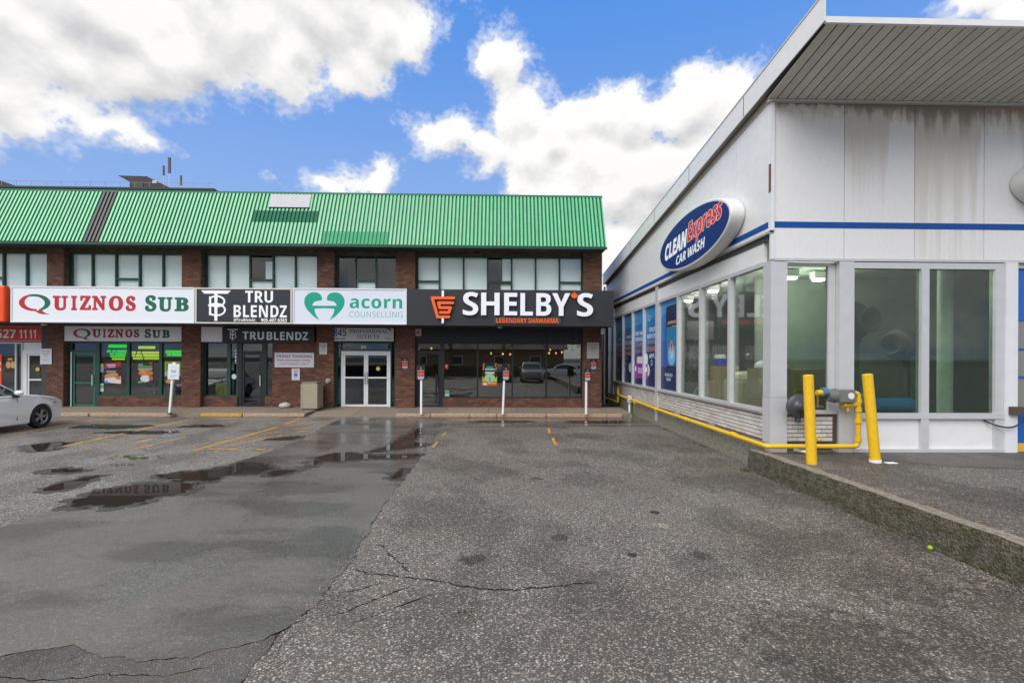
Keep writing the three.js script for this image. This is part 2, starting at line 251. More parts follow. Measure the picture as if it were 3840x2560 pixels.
const corner = near.filter(([, z]) => z < -3.72), lower = jag([[-1.60, -3.70], [-1.62, -3.16], [-1.68, -2.6], [-1.7, -1.5], [-1.7, 8]], 0.03, 0.07, 12);
struct('old_asphalt', sheet([[-1.572, -7.0], ...corner, ...lower, [-120, 8], [-120, 190], [120, 190], [120, -7]], cracksNear.map((c, i) => ribbon(c, [0.021, 0.016, 0.010, 0.013, 0.009][i], i * 5)), 0, boxN), M.oldNear);
struct('old_asphalt', sheet([...R1.filter(([, z]) => z <= -7).map((p) => p), [-1.572, -7.0], [30, -7.0], [30, -15.0], [3.9, -15.05], [1.6, -14.9], [-1.3, -14.72]], [], 0, boxF), M.oldFar);
const gap = R1.map(([x, z], i) => [x - (z > -7.2 ? 0.0012 + (z > -5.4 ? 0.030 : 0.014) * clamp(0.1 + 0.9 * n2(z * 3.1, x * 3.1) + 0.4 * n2(z * 17, x * 17)) : 0.0015), z - (z > -3.9 ? -0.006 + 0.016 * clamp(-0.1 + n2(x * 3, 4) + 0.6 * n2(x * 15, 2)) : 0)]), L1 = jag(edgeL, 0.03, 0.1, 8);
struct('repair_strip', sheet([...L1.map(([x, z]) => [x + 0.012, z]), [30, -17.6], [30, -15.03], [3.9, -15.08], [1.6, -14.93], [-1.3, -14.75], ...gap], [], 0.004, boxP), M.strip);
struct('lot_asphalt', sheet([...L1, [-120, -17.6], [-120, -4.2]], [], 0.0, boxL), M.oldLeft);
M.edge = new THREE.MeshStandardMaterial({ ...asphaltTex([-4.2, -1.5, -3.8, -2.2], 1024, 640, { base: [0.092, 0.084, 0.077], stones: 5000, r0: 0.003, r1: 0.007, bright: 0.66, damp: -0.02, dampBy: 0.3, seed: 47, spots: [[-2.3, -3.3, 0.5, 0.5, 0.8, 0.7, 0.55], [-3.3, -3.3, 0.5, 0.5, 0.7, 0.6, 0.5]] }), roughness: 0.6, bumpScale: 0.012 });
struct('crumbled_edge', sheet([...R1.filter(([x, z]) => z >= -3.72 && x > -7.9).map(([x, z]) => [x, z - 0.004]), [-8.0, -3.4], [-120, -3.4], [-120, 8], [-1.72, 8], ...lower.slice(1, -1).reverse().map(([x, z]) => [x - 0.004 - 0.012 * clamp(0.3 + n2(z * 6, 3)), z])], [ribbon([[-3.9, -3.2], [-3.3, -3.28], [-2.9, -3.2], [-2.5, -3.26], [-2.1, -3.24], [-1.85, -3.36]], 0.007, 61), ribbon([[-3.6, -2.95], [-3.0, -3.03], [-2.7, -2.98]], 0.008, 71)], 0.0, [-4.2, -1.5, -3.8, -2.2]), M.edge);
struct('rough_edge', sheet([[-8.0, -4.2], [-120, -4.2], [-120, -3.42], [-8.0, -3.42]], [], 0.0, boxN), M.oldNear);

// puddles: flat water with an uneven rim
M.water = phys([0.034, 0.027, 0.021], 0.015, { ior: 1.36 });
M.damp = mat([0.062, 0.056, 0.051], 0.24, { map: concTex, bumpMap: fineBump, bumpScale: 0.003 });
const PUD = [];
function puddle(pts, label, y = 0.008, rough = 0.16) {
  const c = new THREE.CatmullRomCurve3(pts.map(([x, z]) => new THREE.Vector3(x, 0, z)), true, 'catmullrom', 0.6).getPoints(pts.length * 14), n = c.length - 1, out = [];
  for (let i = 0; i < n; i++) { const p = c[i], q = c[(i + 1) % n], L = Math.hypot(q.x - p.x, q.z - p.z) || 1, o = rough * (0.5 * n2(p.x * 3.1, p.z * 3.1) + 0.3 * n2(p.x * 8 + 4, p.z * 8)); out.push([p.x + (q.z - p.z) / L * o, p.z - (q.x - p.x) / L * o]); }
  let area = 0; for (let i = 0; i < out.length; i++) { const [a, b] = out[i], [c2, d2] = out[(i + 1) % out.length]; area += a * d2 - c2 * b; } const turn = area > 0 ? -1 : 1;
  const o = one('puddle', label, 'puddle', sheet(out, [], y, [0, 1, 0, 1]), M.water, 'rain puddles on the lot'); const ring = out.map(([x, z], i) => { const [qx, qz] = out[(i + 1) % out.length], [px, pz] = out[(i + out.length - 1) % out.length], L = Math.hypot(qx - px, qz - pz) || 1, w = 0.05 + 0.12 * clamp(0.4 + n2(x * 4 + 7, z * 4)) + 0.03 * n2(x * 15, z * 15); return [x - ((qz - pz) / L) * w * turn, z + ((qx - px) / L) * w * turn]; }); const rim = sheet(ring, [], y - 0.0025, [0, 1, 0, 1]); uvm(rim); struct('damp_margin', rim, M.damp); return o;
}
puddle([[-5.73, -6.85], [-5.96, -7.2], [-6.01, -7.71], [-5.75, -8.07], [-5.28, -8.2], [-4.82, -7.94], [-4.78, -7.55], [-4.96, -7.23], [-5.06, -7.0], [-5.25, -6.88], [-5.51, -6.95]], 'largest puddle, dark, mirroring the red and green sign letters', 0.010);
puddle([[-5.80, -8.55], [-5.70, -8.85], [-5.25, -9.05], [-5.0, -9.4], [-4.9, -9.8], [-4.5, -9.6], [-4.17, -9.3], [-4.21, -8.9], [-4.63, -8.76], [-4.75, -8.35], [-5.25, -8.4]], 'dark puddle just behind the largest one, along the strip edge', 0.010);
puddle([[-3.88, -8.64], [-4.05, -9.0], [-3.66, -9.35], [-3.67, -9.95], [-3.47, -9.7], [-3.55, -9.3], [-3.72, -8.85]], 'long thin puddle on the repair strip mirroring the parking notice', 0.010, 0.06);
puddle([[-3.66, -10.1], [-3.56, -10.6], [-3.1, -10.73], [-2.56, -10.5], [-1.75, -10.58], [-1.85, -10.2], [-2.73, -10.1], [-3.18, -9.86]], 'wide reddish puddle across the repair strip', 0.010, 0.08);
puddle([[-2.75, -10.85], [-2.62, -11.5], [-2.5, -12.3], [-2.42, -13.6], [-2.3, -14.5], [-2.12, -13.2], [-2.1, -12.2], [-1.70, -11.75], [-2.1, -11.3]], 'tall puddle leading towards the restaurant door', 0.010, 0.08);
puddle([[-1.84, -8.53], [-1.82, -8.8], [-1.76, -9.2], [-1.69, -8.7], [-1.75, -8.42]], 'little puddle at the right edge of the repair strip', 0.010, 0.02);
puddle([[-10.62, -11.48], [-10.68, -11.85], [-10.22, -12.05], [-9.88, -11.5], [-9.64, -11.1], [-9.99, -10.95]], 'puddle farthest left, near the start of a faded yellow line', 0.006, 0.08);
puddle([[-12.2, -14.6], [-12.1, -15.2], [-11.2, -15.15], [-10.3, -15.0], [-10.71, -14.4], [-11.5, -14.5]], 'long shallow puddle in front of the white car', 0.006, 0.12);
puddle([[-10.65, -13.64], [-9.8, -13.9], [-8.84, -13.8], [-9.0, -13.5], [-9.56, -13.45]], 'narrow puddle crossing the yellow line beside the blue paint', 0.006, 0.08);
puddle([[-8.04, -8.9], [-7.98, -9.2], [-7.52, -9.18], [-7.4, -9.0], [-7.69, -8.95]], 'muddy pothole puddle in front of the green weeds', 0.006, 0.06);
puddle([[-6.9, -7.75], [-7.0, -8.3], [-6.84, -8.75], [-6.66, -8.1], [-6.63, -7.8]], 'slanting pothole puddle left of the largest puddle', 0.006, 0.06);
puddle([[-5.69, -12.54], [-5.4, -12.95], [-5.07, -13.0], [-5.12, -12.6], [-5.3, -12.45]], 'brown puddle beside the right end of the yellow hatching', 0.006, 0.06);
puddle([[-9.25, -14.75], [-8.9, -15.2], [-8.2, -15.05], [-8.4, -14.8]], 'brown puddle close to the yellow kerb stone', 0.006, 0.07);
puddle([[2.2, -15.9], [2.6, -16.5], [3.6, -16.4], [4.0, -16.0], [3.2, -15.75]], 'thin puddle in front of the kerb by the alley', 0.010, 0.09);
puddle([[-0.9, -15.9], [-0.4, -16.3], [0.6, -16.35], [1.0, -16.1], [0.2, -15.85]], 'thin puddle before the middle of the restaurant kerb', 0.010, 0.09);

// painted parking marks, worn to flakes
const paint = (c) => mat(c, 0.6, { map: concTex });
M.paintY = paint([0.66, 0.33, 0.045]); M.paintB = paint([0.09, 0.22, 0.44]);
function mark(name, label, x0, z0, x1, z1, w, m, keep, seed, y = 0.0045) {   // a line laid as broken flakes of paint
  const R = rng(seed), L = Math.hypot(x1 - x0, z1 - z0), ux = (x1 - x0) / L, uz = (z1 - z0) / L, g = []; let s = 0;
  while (s < L) {
    const len = 0.10 + 0.35 * R(), e = Math.min(L, s + len), worn = 0.5 + 0.5 * n2(s * 1.3 + seed, seed);
    if (worn < keep) { const a = w * (0.30 + 0.2 * R()), b = w * (0.30 + 0.2 * R()), pts = []; const K = 5; for (let k = 0; k <= K; k++) { const q = lerp(s, e, k / K), o = a * (0.85 + 0.3 * R()); pts.push([x0 + ux * q - uz * o, z0 + uz * q + ux * o]); } for (let k = K; k >= 0; k--) { const q = lerp(s, e, k / K), o = b * (0.85 + 0.3 * R()); pts.push([x0 + ux * q + uz * o, z0 + uz * q - ux * o]); } g.push(sheet(pts, [], y, [0, 1, 0, 1])); }
    s = e + 0.03 * R();
  }
  if (g.length) { const o = part(name, g, m); o.userData.kind = 'structure'; }
}
mark('painted_line', '', -12.68, -12.6, -12.85, -16.65, 0.14, M.paintY, 0.86, 1); mark('painted_line', '', -9.82, -11.5, -10.06, -16.66, 0.14, M.paintY, 0.82, 2); mark('painted_line', '', -6.63, -11.0, -6.46, -14.75, 0.14, M.paintY, 0.95, 3); mark('painted_line', '', -6.5, -15.4, -6.61, -16.7, 0.12, M.paintY, 1, 4);
mark('painted_line', '', -6.35, -11.2, -5.4, -14.0, 0.11, M.paintY, 0.72, 5); mark('painted_line', '', -6.4, -11.2, -4.75, -11.15, 0.11, M.paintY, 0.55, 6); mark('painted_line', '', -6.4, -15.0, -5.2, -16.5, 0.11, M.paintY, 0.6, 26); mark('painted_line', '', -6.4, -13.2, -5.2, -15.0, 0.11, M.paintY, 0.5, 27);
mark('painted_line', '', -8.0, -11.2, -8.01, -13.1, 0.09, M.paintY, 0.75, 7); mark('painted_line', '', -9.1, -11.2, -9.02, -12.9, 0.11, M.paintY, 0.5, 8); mark('painted_line', '', -8.62, -12.0, -8.54, -12.75, 0.2, M.paintY, 0.95, 9);
mark('painted_line', '', -8.95, -12.62, -8.1, -12.86, 0.24, M.paintB, 0.72, 10); mark('painted_line', '', -8.3, -12.2, -8.1, -11.9, 0.2, M.paintB, 0.7, 11); mark('painted_line', '', -8.95, -12.35, -8.7, -12.3, 0.2, M.paintB, 0.7, 12);
mark('painted_line', '', 1.44, -14.6, 1.37, -13.6, 0.10, M.paintY, 1, 13); mark('painted_line', '', 1.37, -12.8, 1.32, -11.7, 0.10, M.paintY, 1, 14); mark('painted_line', '', -1.46, -13.7, -1.5, -13.1, 0.07, M.paintY, 1, 15); mark('painted_line', '', -1.5, -12.2, -1.52, -11.4, 0.07, M.paintY, 0.8, 16);
// ------------------------------------------------------------------ the plaza building
const plaza = thing('plaza_building', 'two storey brick plaza with a green ribbed metal mansard roof', 'building');
const brickTones = [[0.135, 0.054, 0.032], [0.118, 0.049, 0.031], [0.155, 0.064, 0.037], [0.098, 0.043, 0.030], [0.128, 0.058, 0.039], [0.170, 0.074, 0.042], [0.088, 0.042, 0.032]];
// bricks laid on a wall: o = lower left corner, u = direction along the wall, n = outward
function bricks(o, u, n, w, h, seed, tones = brickTones) {
  const R = rng(seed), pos = [], nor = [], col = [], uvs = [], P = (a, b, d) => [o[0] + u[0] * a + n[0] * d, o[1] + b, o[2] + u[2] * a + n[2] * d];
  const quad = (a, b, c, d, N, C) => { for (const v of [a, b, c, a, c, d]) { pos.push(...v); nor.push(...N); col.push(...C); uvs.push(v[0] + v[2], v[1]); } };
  const rows = Math.max(1, Math.round(h / 0.075)), ch = h / rows;
  for (let r = 0; r < rows; r++) {
    let s = r % 2 ? -0.105 : 0;
    while (s < w - 0.01) {
      const a = Math.max(0, s) + 0.005, b = Math.min(w, s + 0.21) - 0.005; s += 0.21; if (b - a < 0.02) continue;
      const y0 = r * ch + 0.005, y1 = (r + 1) * ch - 0.005, d = 0.007 + 0.003 * R(), t = tones[(R() * tones.length) | 0], k = 0.8 + 0.4 * R(), C = t.map((v) => v * k), D = 0.0;
      quad(P(a, y0, d), P(b, y0, d), P(b, y1, d), P(a, y1, d), n, C); quad(P(a, y1, d), P(b, y1, d), P(b, y1, D), P(a, y1, D), [0, 1, 0], C); quad(P(a, y0, D), P(b, y0, D), P(b, y0, d), P(a, y0, d), [0, -1, 0], C);
      quad(P(b, y0, d), P(b, y0, D), P(b, y1, D), P(b, y1, d), u, C); quad(P(a, y0, D), P(a, y0, d), P(a, y1, d), P(a, y1, D), u.map((v) => -v), C);
    }
  }
  const g = new THREE.BufferGeometry(); g.setAttribute('position', new THREE.Float32BufferAttribute(pos, 3)); g.setAttribute('normal', new THREE.Float32BufferAttribute(nor, 3)); g.setAttribute('uv', new THREE.Float32BufferAttribute(uvs, 2)); g.setAttribute('color', new THREE.Float32BufferAttribute(col, 3)); return g;
}
const EX = [1, 0, 0], EZ = [0, 0, 1];
let bs = 100;
function brickWall(name, x0, x1, y0, y1, zf, zb, right = true) {
  const w = part(name, bx(x0, x1, y0, y1, zb, zf), M.mortar, plaza), g = [bricks([x0, y0, zf], EX, EZ, x1 - x0, y1 - y0, ++bs)];
  if (right) g.push(bricks([x1, y0, zf], [0, 0, -1], [1, 0, 0], zf - zb, y1 - y0, ++bs));
  stuff('brickwork', merge(g), M.brick, w); return w;
}
const piers = [[-21.9, -21.2], [-16.75, -16.13], [-11.84, -11.14], [-6.86, -6.22], [-3.92, -3.2], [3.16, 3.86]];
for (const [a, b] of piers) { brickWall('brick_pier', a, b, 4.2, 6.1, -18.9, -19.3); brickWall('brick_pier', a, b, 0.14, 3.2, -18.9, -19.3); }
for (let i = 0; i + 1 < piers.length; i++) { const a = piers[i][1] + 0.002, b = piers[i + 1][0] - 0.002; brickWall('brick_lintel', a, b, 5.94, 6.1, -19.1, -19.35, false); part('upper_sill_wall', bx(a, b, 3.2, 4.2, -19.35, -19.12), M.mortar, plaza); }
// enclosing walls, floors and roof deck
part('back_wall', bx(-24, 3.84, 0, 6.2, -24.2, -24.0), M.room, plaza); part('end_wall', bx(3.66, 3.85, 0.0, 6.12, -24.0, -19.31), M.mortar, plaza); part('end_wall', bx(-24.2, -24.0, 0, 6.2, -24.0, -18.95), M.mortar, plaza);
stuff('brickwork', bricks([3.852, 0.14, -19.31], [0, 0, -1], [1, 0, 0], 4.69, 5.96, 7), M.brick, part('side_wall', bx(3.84, 3.852, 0, 6.1, -24, -19.31), M.mortar, plaza));
part('roof_deck', bx(-24, 3.85, 6.12, 6.3, -24.2, -19.0), M.soffitDark, plaza); part('upper_floor', bx(-24, 3.84, 3.3, 3.6, -24, -19.36), M.roomDark, plaza); part('ground_floor', bx(-24, 3.64, 0.02, 0.17, -24, -19.3), M.floorIn, plaza); part('upper_back_wall', bx(-24, 3.64, 3.6, 6.1, -21.6, -21.5), mat([0.45, 0.43, 0.40], 0.9), plaza); part('upper_carpet', bx(-24, 3.64, 3.6, 3.65, -21.5, -19.37), M.floorIn, plaza);
for (const x of [-16.4, -11.45, -7.6, -6.55, -3.55]) part('party_wall', bx(x - 0.06, x + 0.06, 0.17, 3.3, -24, -19.31), M.room, plaza);
for (const x of [-16.4, -11.45, -6.55, -3.55]) part('upper_party_wall', bx(x - 0.06, x + 0.06, 3.65, 6.1, -21.5, -19.36), M.room, plaza);
// canopy over the shop fronts
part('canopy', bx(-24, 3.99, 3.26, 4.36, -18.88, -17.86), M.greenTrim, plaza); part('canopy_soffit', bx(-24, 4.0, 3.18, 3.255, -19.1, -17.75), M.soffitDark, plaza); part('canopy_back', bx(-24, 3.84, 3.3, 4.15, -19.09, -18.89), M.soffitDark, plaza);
// mansard
const eave = new THREE.Vector3(0, 6.1, -18.2), crest = new THREE.Vector3(0, 8.22, -19.14), slope = crest.clone().sub(eave), out = new THREE.Vector3(0, -slope.z, slope.y).normalize();
function ribbed(x0, x1, v0, v1) {
  const per = 0.1405, prof = [[0, 0], [0.034, 0], [0.046, 0.042], [0.122, 0.042], [0.1405, 0]], xs = [], k0 = Math.floor(x0 / per);
  const heightAt = (x) => { const t = x - Math.floor(x / per) * per; for (let i = 0; i < 4; i++) if (t <= prof[i + 1][0]) return lerp(prof[i][1], prof[i + 1][1], (t - prof[i][0]) / (prof[i + 1][0] - prof[i][0])); return 0; };
  xs.push(x0); for (let k = k0; k * per < x1; k++) for (let i = 0; i < 4; i++) { const x = k * per + prof[i][0]; if (x > x0 + 1e-4 && x < x1 - 1e-4) xs.push(x); } xs.push(x1);
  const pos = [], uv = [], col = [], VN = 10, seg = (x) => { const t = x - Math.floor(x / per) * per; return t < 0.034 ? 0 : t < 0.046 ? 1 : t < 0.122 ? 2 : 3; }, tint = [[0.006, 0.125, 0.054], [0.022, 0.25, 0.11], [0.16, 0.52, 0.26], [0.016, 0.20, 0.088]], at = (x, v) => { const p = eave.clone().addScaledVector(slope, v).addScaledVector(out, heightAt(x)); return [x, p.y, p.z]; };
  for (let i = 0; i + 1 < xs.length; i++) {
    const k = seg((xs[i] + xs[i + 1]) / 2), T = tint[k], rib = Math.floor(xs[i] / per);
    for (let r = 0; r < VN; r++) {
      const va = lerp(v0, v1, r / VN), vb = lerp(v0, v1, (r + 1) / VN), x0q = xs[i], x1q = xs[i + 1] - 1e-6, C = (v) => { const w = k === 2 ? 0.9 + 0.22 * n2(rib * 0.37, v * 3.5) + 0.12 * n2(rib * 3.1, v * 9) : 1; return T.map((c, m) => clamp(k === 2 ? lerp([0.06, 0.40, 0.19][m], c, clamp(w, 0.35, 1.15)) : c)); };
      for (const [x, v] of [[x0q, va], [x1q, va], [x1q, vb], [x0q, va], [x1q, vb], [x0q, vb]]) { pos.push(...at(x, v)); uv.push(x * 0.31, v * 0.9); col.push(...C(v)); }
    }
  }
  const g = new THREE.BufferGeometry(); g.setAttribute('position', new THREE.Float32BufferAttribute(pos, 3)); g.setAttribute('uv', new THREE.Float32BufferAttribute(uv, 2)); g.setAttribute('color', new THREE.Float32BufferAttribute(col, 3)); g.computeVertexNormals(); return g;
}
const P = 0.1405, snap = (x) => Math.round(x / P) * P, r0 = snap(-14.86), r1 = snap(-14.38), q0 = snap(-9.2), q1 = snap(-6.76), f0 = snap(-6.5), f1 = snap(-4.1), endX = 3.88;
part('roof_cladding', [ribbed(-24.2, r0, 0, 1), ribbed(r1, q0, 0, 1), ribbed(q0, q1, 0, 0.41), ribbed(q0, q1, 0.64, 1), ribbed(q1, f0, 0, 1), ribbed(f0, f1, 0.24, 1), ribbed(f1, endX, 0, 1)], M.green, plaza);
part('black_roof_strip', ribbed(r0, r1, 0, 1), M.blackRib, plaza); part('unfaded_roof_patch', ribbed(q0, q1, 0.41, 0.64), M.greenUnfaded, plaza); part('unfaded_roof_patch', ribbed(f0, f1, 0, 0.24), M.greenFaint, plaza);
{
  const cap = bx(-24.2, 3.9, 8.19, 8.27, -19.5, -19.085); part('roof_ridge_cap', cap, M.greenTrim, plaza);
  part('eave_trim', [bx(-24.2, 3.9, 6.02, 6.095, -18.21, -18.15)], M.frameGreen, plaza);
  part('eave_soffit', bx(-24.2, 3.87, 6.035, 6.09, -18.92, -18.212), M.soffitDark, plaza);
  const s = new THREE.Shape(); s.moveTo(18.2, 6.1); s.lineTo(19.14, 8.2); s.lineTo(22, 8.2); s.lineTo(22, 6.3); s.lineTo(19.0, 6.1); const g = new THREE.ExtrudeGeometry(s, { depth: 0.02, bevelEnabled: false }); g.rotateY(Math.PI / 2); g.translate(3.86, 0, 0); part('mansard_end', g, M.greenTrim, plaza);
  part('mansard_back', bx(-24, 3.84, 6.3, 8.18, -19.6, -19.5), M.soffitDark, plaza);
}
// second-floor windows: [x of each bar], panes with an opening light, blind kind per pane (w drawn white, d open and dark, g grey room)
function upperWindow(xs, low, kinds, label) {
  const y0 = 4.2, y1 = 5.94, z = -19.2, b = 0.028, bars = [bx(xs[0], xs.at(-1), y1 - 0.06, y1, z - 0.04, z + 0.05), bx(xs[0], xs.at(-1), y0, y0 + 0.06, z - 0.04, z + 0.05)];
  xs.forEach((x, i) => bars.push(bx(x - (i ? b : 0), x + (i === xs.length - 1 ? 0 : b) + (i ? 0 : b), y0 + 0.06, y1 - 0.06, z - 0.04, z + 0.05)));
  for (const i of low) bars.push(bx(xs[i] + b, xs[i + 1] - b, 4.92, 4.99, z - 0.035, z + 0.045));
  const f = part('window', bars, M.frameGreen, plaza); if (label) f.userData.label = label;
  for (let i = 0; i + 1 < xs.length; i++) {
    const a = xs[i] + b, c = xs[i + 1] - b, cuts = low.includes(i) ? [[y0 + 0.06, 4.92], [4.99, y1 - 0.06]] : [[y0 + 0.06, y1 - 0.06]];
    cuts.forEach(([p, q], k) => {
      part('pane', bx(a, c, p, q, z - 0.006, z + 0.002), M.glass, f);
      const kind = kinds[i], lowHalf = cuts.length === 2 && k === 0;
      if (kind === 'w' || (lowHalf && kind !== 's')) part('blind', bx(a + 0.004, c - 0.004, p + 0.004, q - 0.004, z - 0.075, z - 0.055), M.blind, f);
      if (kind === 's' && lowHalf) { part('sliding_sash', [bx(a, c, q - 0.05, q, z - 0.03, z + 0.03), bx((a + c) / 2 - 0.025, (a + c) / 2 + 0.025, p, q - 0.05, z - 0.03, z + 0.03), bx(a, a + 0.05, p, q - 0.05, z - 0.03, z + 0.03)], mat([0.06, 0.035, 0.028], 0.5), f); part('blind', bx((a + c) / 2 + 0.03, c - 0.01, p, q - 0.055, z - 0.075, z - 0.055), M.blind, f); }
      if ((kind === 'd' || kind === 's') && k === 1) part('blind', bx(a + (c - a) * 0.62, c - 0.004, p + 0.01, q - (kind === 'd' ? 0.2 : 0.02), z - 0.095, z - 0.075), M.blind, f);
    });
  }
  return f;
}
upperWindow([-21.18, -20.3, -19.43, -18.57, -17.72, -16.77], [2], ['w', 'w', 'w', 'w', 'w']);
upperWindow([-16.11, -15.31, -14.44, -13.57, -12.7, -11.86], [2], ['w', 'w', 'w', 'w', 'w']);
upperWindow([-11.12, -10.32, -9.46, -8.59, -7.76, -6.88], [2], ['w', 'w', 'd', 'w', 'w']);
upperWindow([-6.20, -5.49, -4.72, -3.94], [1], ['g', 'g', 'g']);
upperWindow([-3.18, -2.32, -1.40, -0.48, 0.44, 1.36, 2.28, 3.14], [0, 3, 6], ['w', 'w', 'w', 's', 'w', 'w', 'w']);

// ground-floor fronts
function front(name, m, parent, bars) { return part(name, bars.map((b) => bx(...b)), m, parent); }
const ZG = -19.15, pane = (f, a, b, c, d, m = M.glassTint, z = ZG) => part('pane', bx(a, b, c, d, z - 0.006, z + 0.002), m, f);
const fr = (a, b, c, d, t = 0.05, z = ZG) => [[a, a + t, c, d, z - 0.05, z + 0.05], [b - t, b, c, d, z - 0.05, z + 0.05], [a + t, b - t, d - t, d, z - 0.05, z + 0.05], [a + t, b - t, c, c + t, z - 0.05, z + 0.05]];
const bar = (a, b, c, d, z = ZG) => [a, b, c, d, z - 0.05, z + 0.05];
function door(name, m, x0, x1, y0, y1, stile, mid, gl, z = ZG) {   // framed glass leaf
  const d = part(name, [bx(x0, x0 + stile, y0, y1, z - 0.02, z + 0.03), bx(x1 - stile, x1, y0, y1, z - 0.02, z + 0.03), bx(x0 + stile, x1 - stile, y1 - stile, y1, z - 0.02, z + 0.03), bx(x0 + stile, x1 - stile, y0, y0 + stile * 1.1, z - 0.02, z + 0.03)], m, plaza);
  part('pane', bx(x0 + stile, x1 - stile, y0 + stile * 1.1, y1 - stile, z - 0.003, z + 0.005), gl, d); if (mid) part('push_bar', bx(x0 + stile, x1 - stile, mid - 0.03, mid + 0.03, z + 0.03, z + 0.07), m, d); return d;
}
// left shop
{
  const f = front('shop_window', M.alu, plaza, [...fr(-20.9, -17.80, 0.4, 2.55, 0.05), bar(-19.4, -19.35, 0.45, 2.5), bar(-18.08, -18.02, 0.45, 2.5)]); pane(f, -20.85, -19.4, 0.45, 2.5); pane(f, -19.35, -18.08, 0.45, 2.5); pane(f, -18.02, -17.85, 0.45, 2.5);
  const dr = front('door_frame', M.whiteMetal, plaza, [bar(-17.79, -17.64, 0.17, 2.25), bar(-17.64, -16.99, 2.13, 2.25), bar(-17.79, -16.99, 2.25, 2.55, ZG - 0.03)]); door('door', M.whiteMetal, -17.63, -16.99, 0.18, 2.12, 0.06, 1.16, M.glassTint);
  part('painted_pier', bx(-16.99, -16.752, 0.14, 3.18, -19.25, -18.97), M.darkGrey, plaza); part('bulkhead', bx(-21.2, -17.8, 0.14, 0.4, -19.25, -19.1), M.darkGrey, plaza); part('bulkhead', bx(-21.2, -16.99, 2.55, 3.18, -19.3, -19.12), M.darkGrey, plaza);
}
// sandwich shop
{
  front('door_frame', M.frameGreen, plaza, [bar(-16.12, -15.99, 0.17, 2.6), bar(-15.13, -15.04, 0.17, 2.6), bar(-15.99, -15.13, 2.2, 2.28), bar(-15.99, -15.13, 2.52, 2.6)]);
  const d = door('door', mat([0.012, 0.12, 0.065], 0.45), -15.97, -15.15, 0.18, 2.19, 0.075, 1.05, M.glassTint); part('handle', bx(-15.24, -15.21, 0.95, 1.35, ZG + 0.03, ZG + 0.09), M.alu, d); part('door_jamb', bx(-16.02, -15.985, 0.17, 2.2, ZG + 0.052, ZG + 0.075), M.whiteMetal, d);
  part('transom_pane', bx(-15.99, -15.13, 2.28, 2.52, ZG - 0.006, ZG + 0.002), M.glassTint, plaza);
  const f = front('shop_window', M.frameGreen, plaza, [...fr(-15.04, -11.86, 0.55, 2.6, 0.06), bar(-13.98, -13.88, 0.61, 2.54), bar(-12.79, -12.68, 0.61, 2.54)]); pane(f, -14.98, -13.98, 0.61, 2.54); pane(f, -13.88, -12.79, 0.61, 2.54); pane(f, -12.68, -11.92, 0.61, 2.54);
  brickWall('brick_sill_wall', -15.04, -11.85, 0.14, 0.55, -19.06, -19.25, false); part('header', bx(-16.12, -11.86, 2.6, 3.18, -19.3, -19.12), M.soffitDark, plaza);
}
// barber
{
  const f = front('shop_window', M.frameGreen, plaza, [...fr(-11.12, -9.86, 0.55, 2.6, 0.06), bar(-10.27, -10.14, 0.61, 2.54)]); pane(f, -11.06, -10.27, 0.61, 2.54); pane(f, -10.14, -9.92, 0.61, 2.54);
  brickWall('brick_sill_wall', -11.13, -9.86, 0.14, 0.55, -19.06, -19.25, false);
  front('door_frame', M.frameDark, plaza, [bar(-9.85, -9.72, 0.17, 2.6), bar(-8.97, -8.85, 0.17, 2.6), bar(-9.72, -8.97, 2.2, 2.27), bar(-9.72, -8.97, 2.54, 2.6)]); part('transom_pane', bx(-9.72, -8.97, 2.27, 2.54, ZG - 0.006, ZG + 0.002), M.glassTint, plaza);
  const d = door('door', M.frameDark, -9.71, -8.98, 0.18, 2.19, 0.075, 0, M.glassTint); part('handle', bx(-9.04, -9.01, 0.95, 1.35, ZG + 0.03, ZG + 0.09), M.alu, d);
  const s = front('side_light', M.frameGreen, plaza, fr(-8.84, -8.55, 0.55, 2.6, 0.035)); pane(s, -8.80, -8.59, 0.59, 2.56); brickWall('brick_sill_wall', -8.84, -8.55, 0.14, 0.55, -19.06, -19.25, false);
  brickWall('brick_wall', -8.55, -6.87, 0.14, 2.62, -19.04, -19.3, false); part('header', bx(-11.13, -6.87, 2.62, 3.18, -19.3, -19.12), M.soffitDark, plaza);
}
// office entrance
{
  const f = front('entrance_frame', M.frameGreen, plaza, [bar(-6.21, -6.13, 0.17, 2.62), bar(-6.04, -6.0, 0.17, 2.62), bar(-4.15, -4.11, 0.17, 2.62), bar(-4.0, -3.93, 0.17, 2.62), bar(-6.0, -4.15, 2.28, 2.33), bar(-6.0, -4.15, 2.57, 2.62)]);
  pane(f, -6.13, -6.04, 0.17, 2.62); pane(f, -4.11, -4.0, 0.17, 2.62); pane(f, -6.0, -4.15, 2.33, 2.57, M.glassTint);
  const n = part('street_number', letters('845', -5.27, -5.08, 2.38, 2.50, ZG + 0.004, 0.006), mat([0.7, 0.62, 0.4], 0.5), f);
  front('door_frame', M.whiteMetal, plaza, [bar(-6.0, -5.94, 0.17, 2.28), bar(-4.21, -4.15, 0.17, 2.28), bar(-5.94, -4.21, 2.21, 2.28)]);
  for (const [a, b, s] of [[-5.935, -5.08, 1], [-5.07, -4.215, -1]]) { const d = door('door', M.whiteMetal, a, b, 0.18, 2.205, 0.075, 1.28, M.glassTint); const hx = s > 0 ? b - 0.06 : a + 0.03; part('handle', bx(hx, hx + 0.03, 1.05, 1.5, ZG + 0.04, ZG + 0.1), M.alu, d); }
  part('header', bx(-6.21, -3.93, 2.62, 3.18, -19.3, -19.12), M.soffitDark, plaza);
}
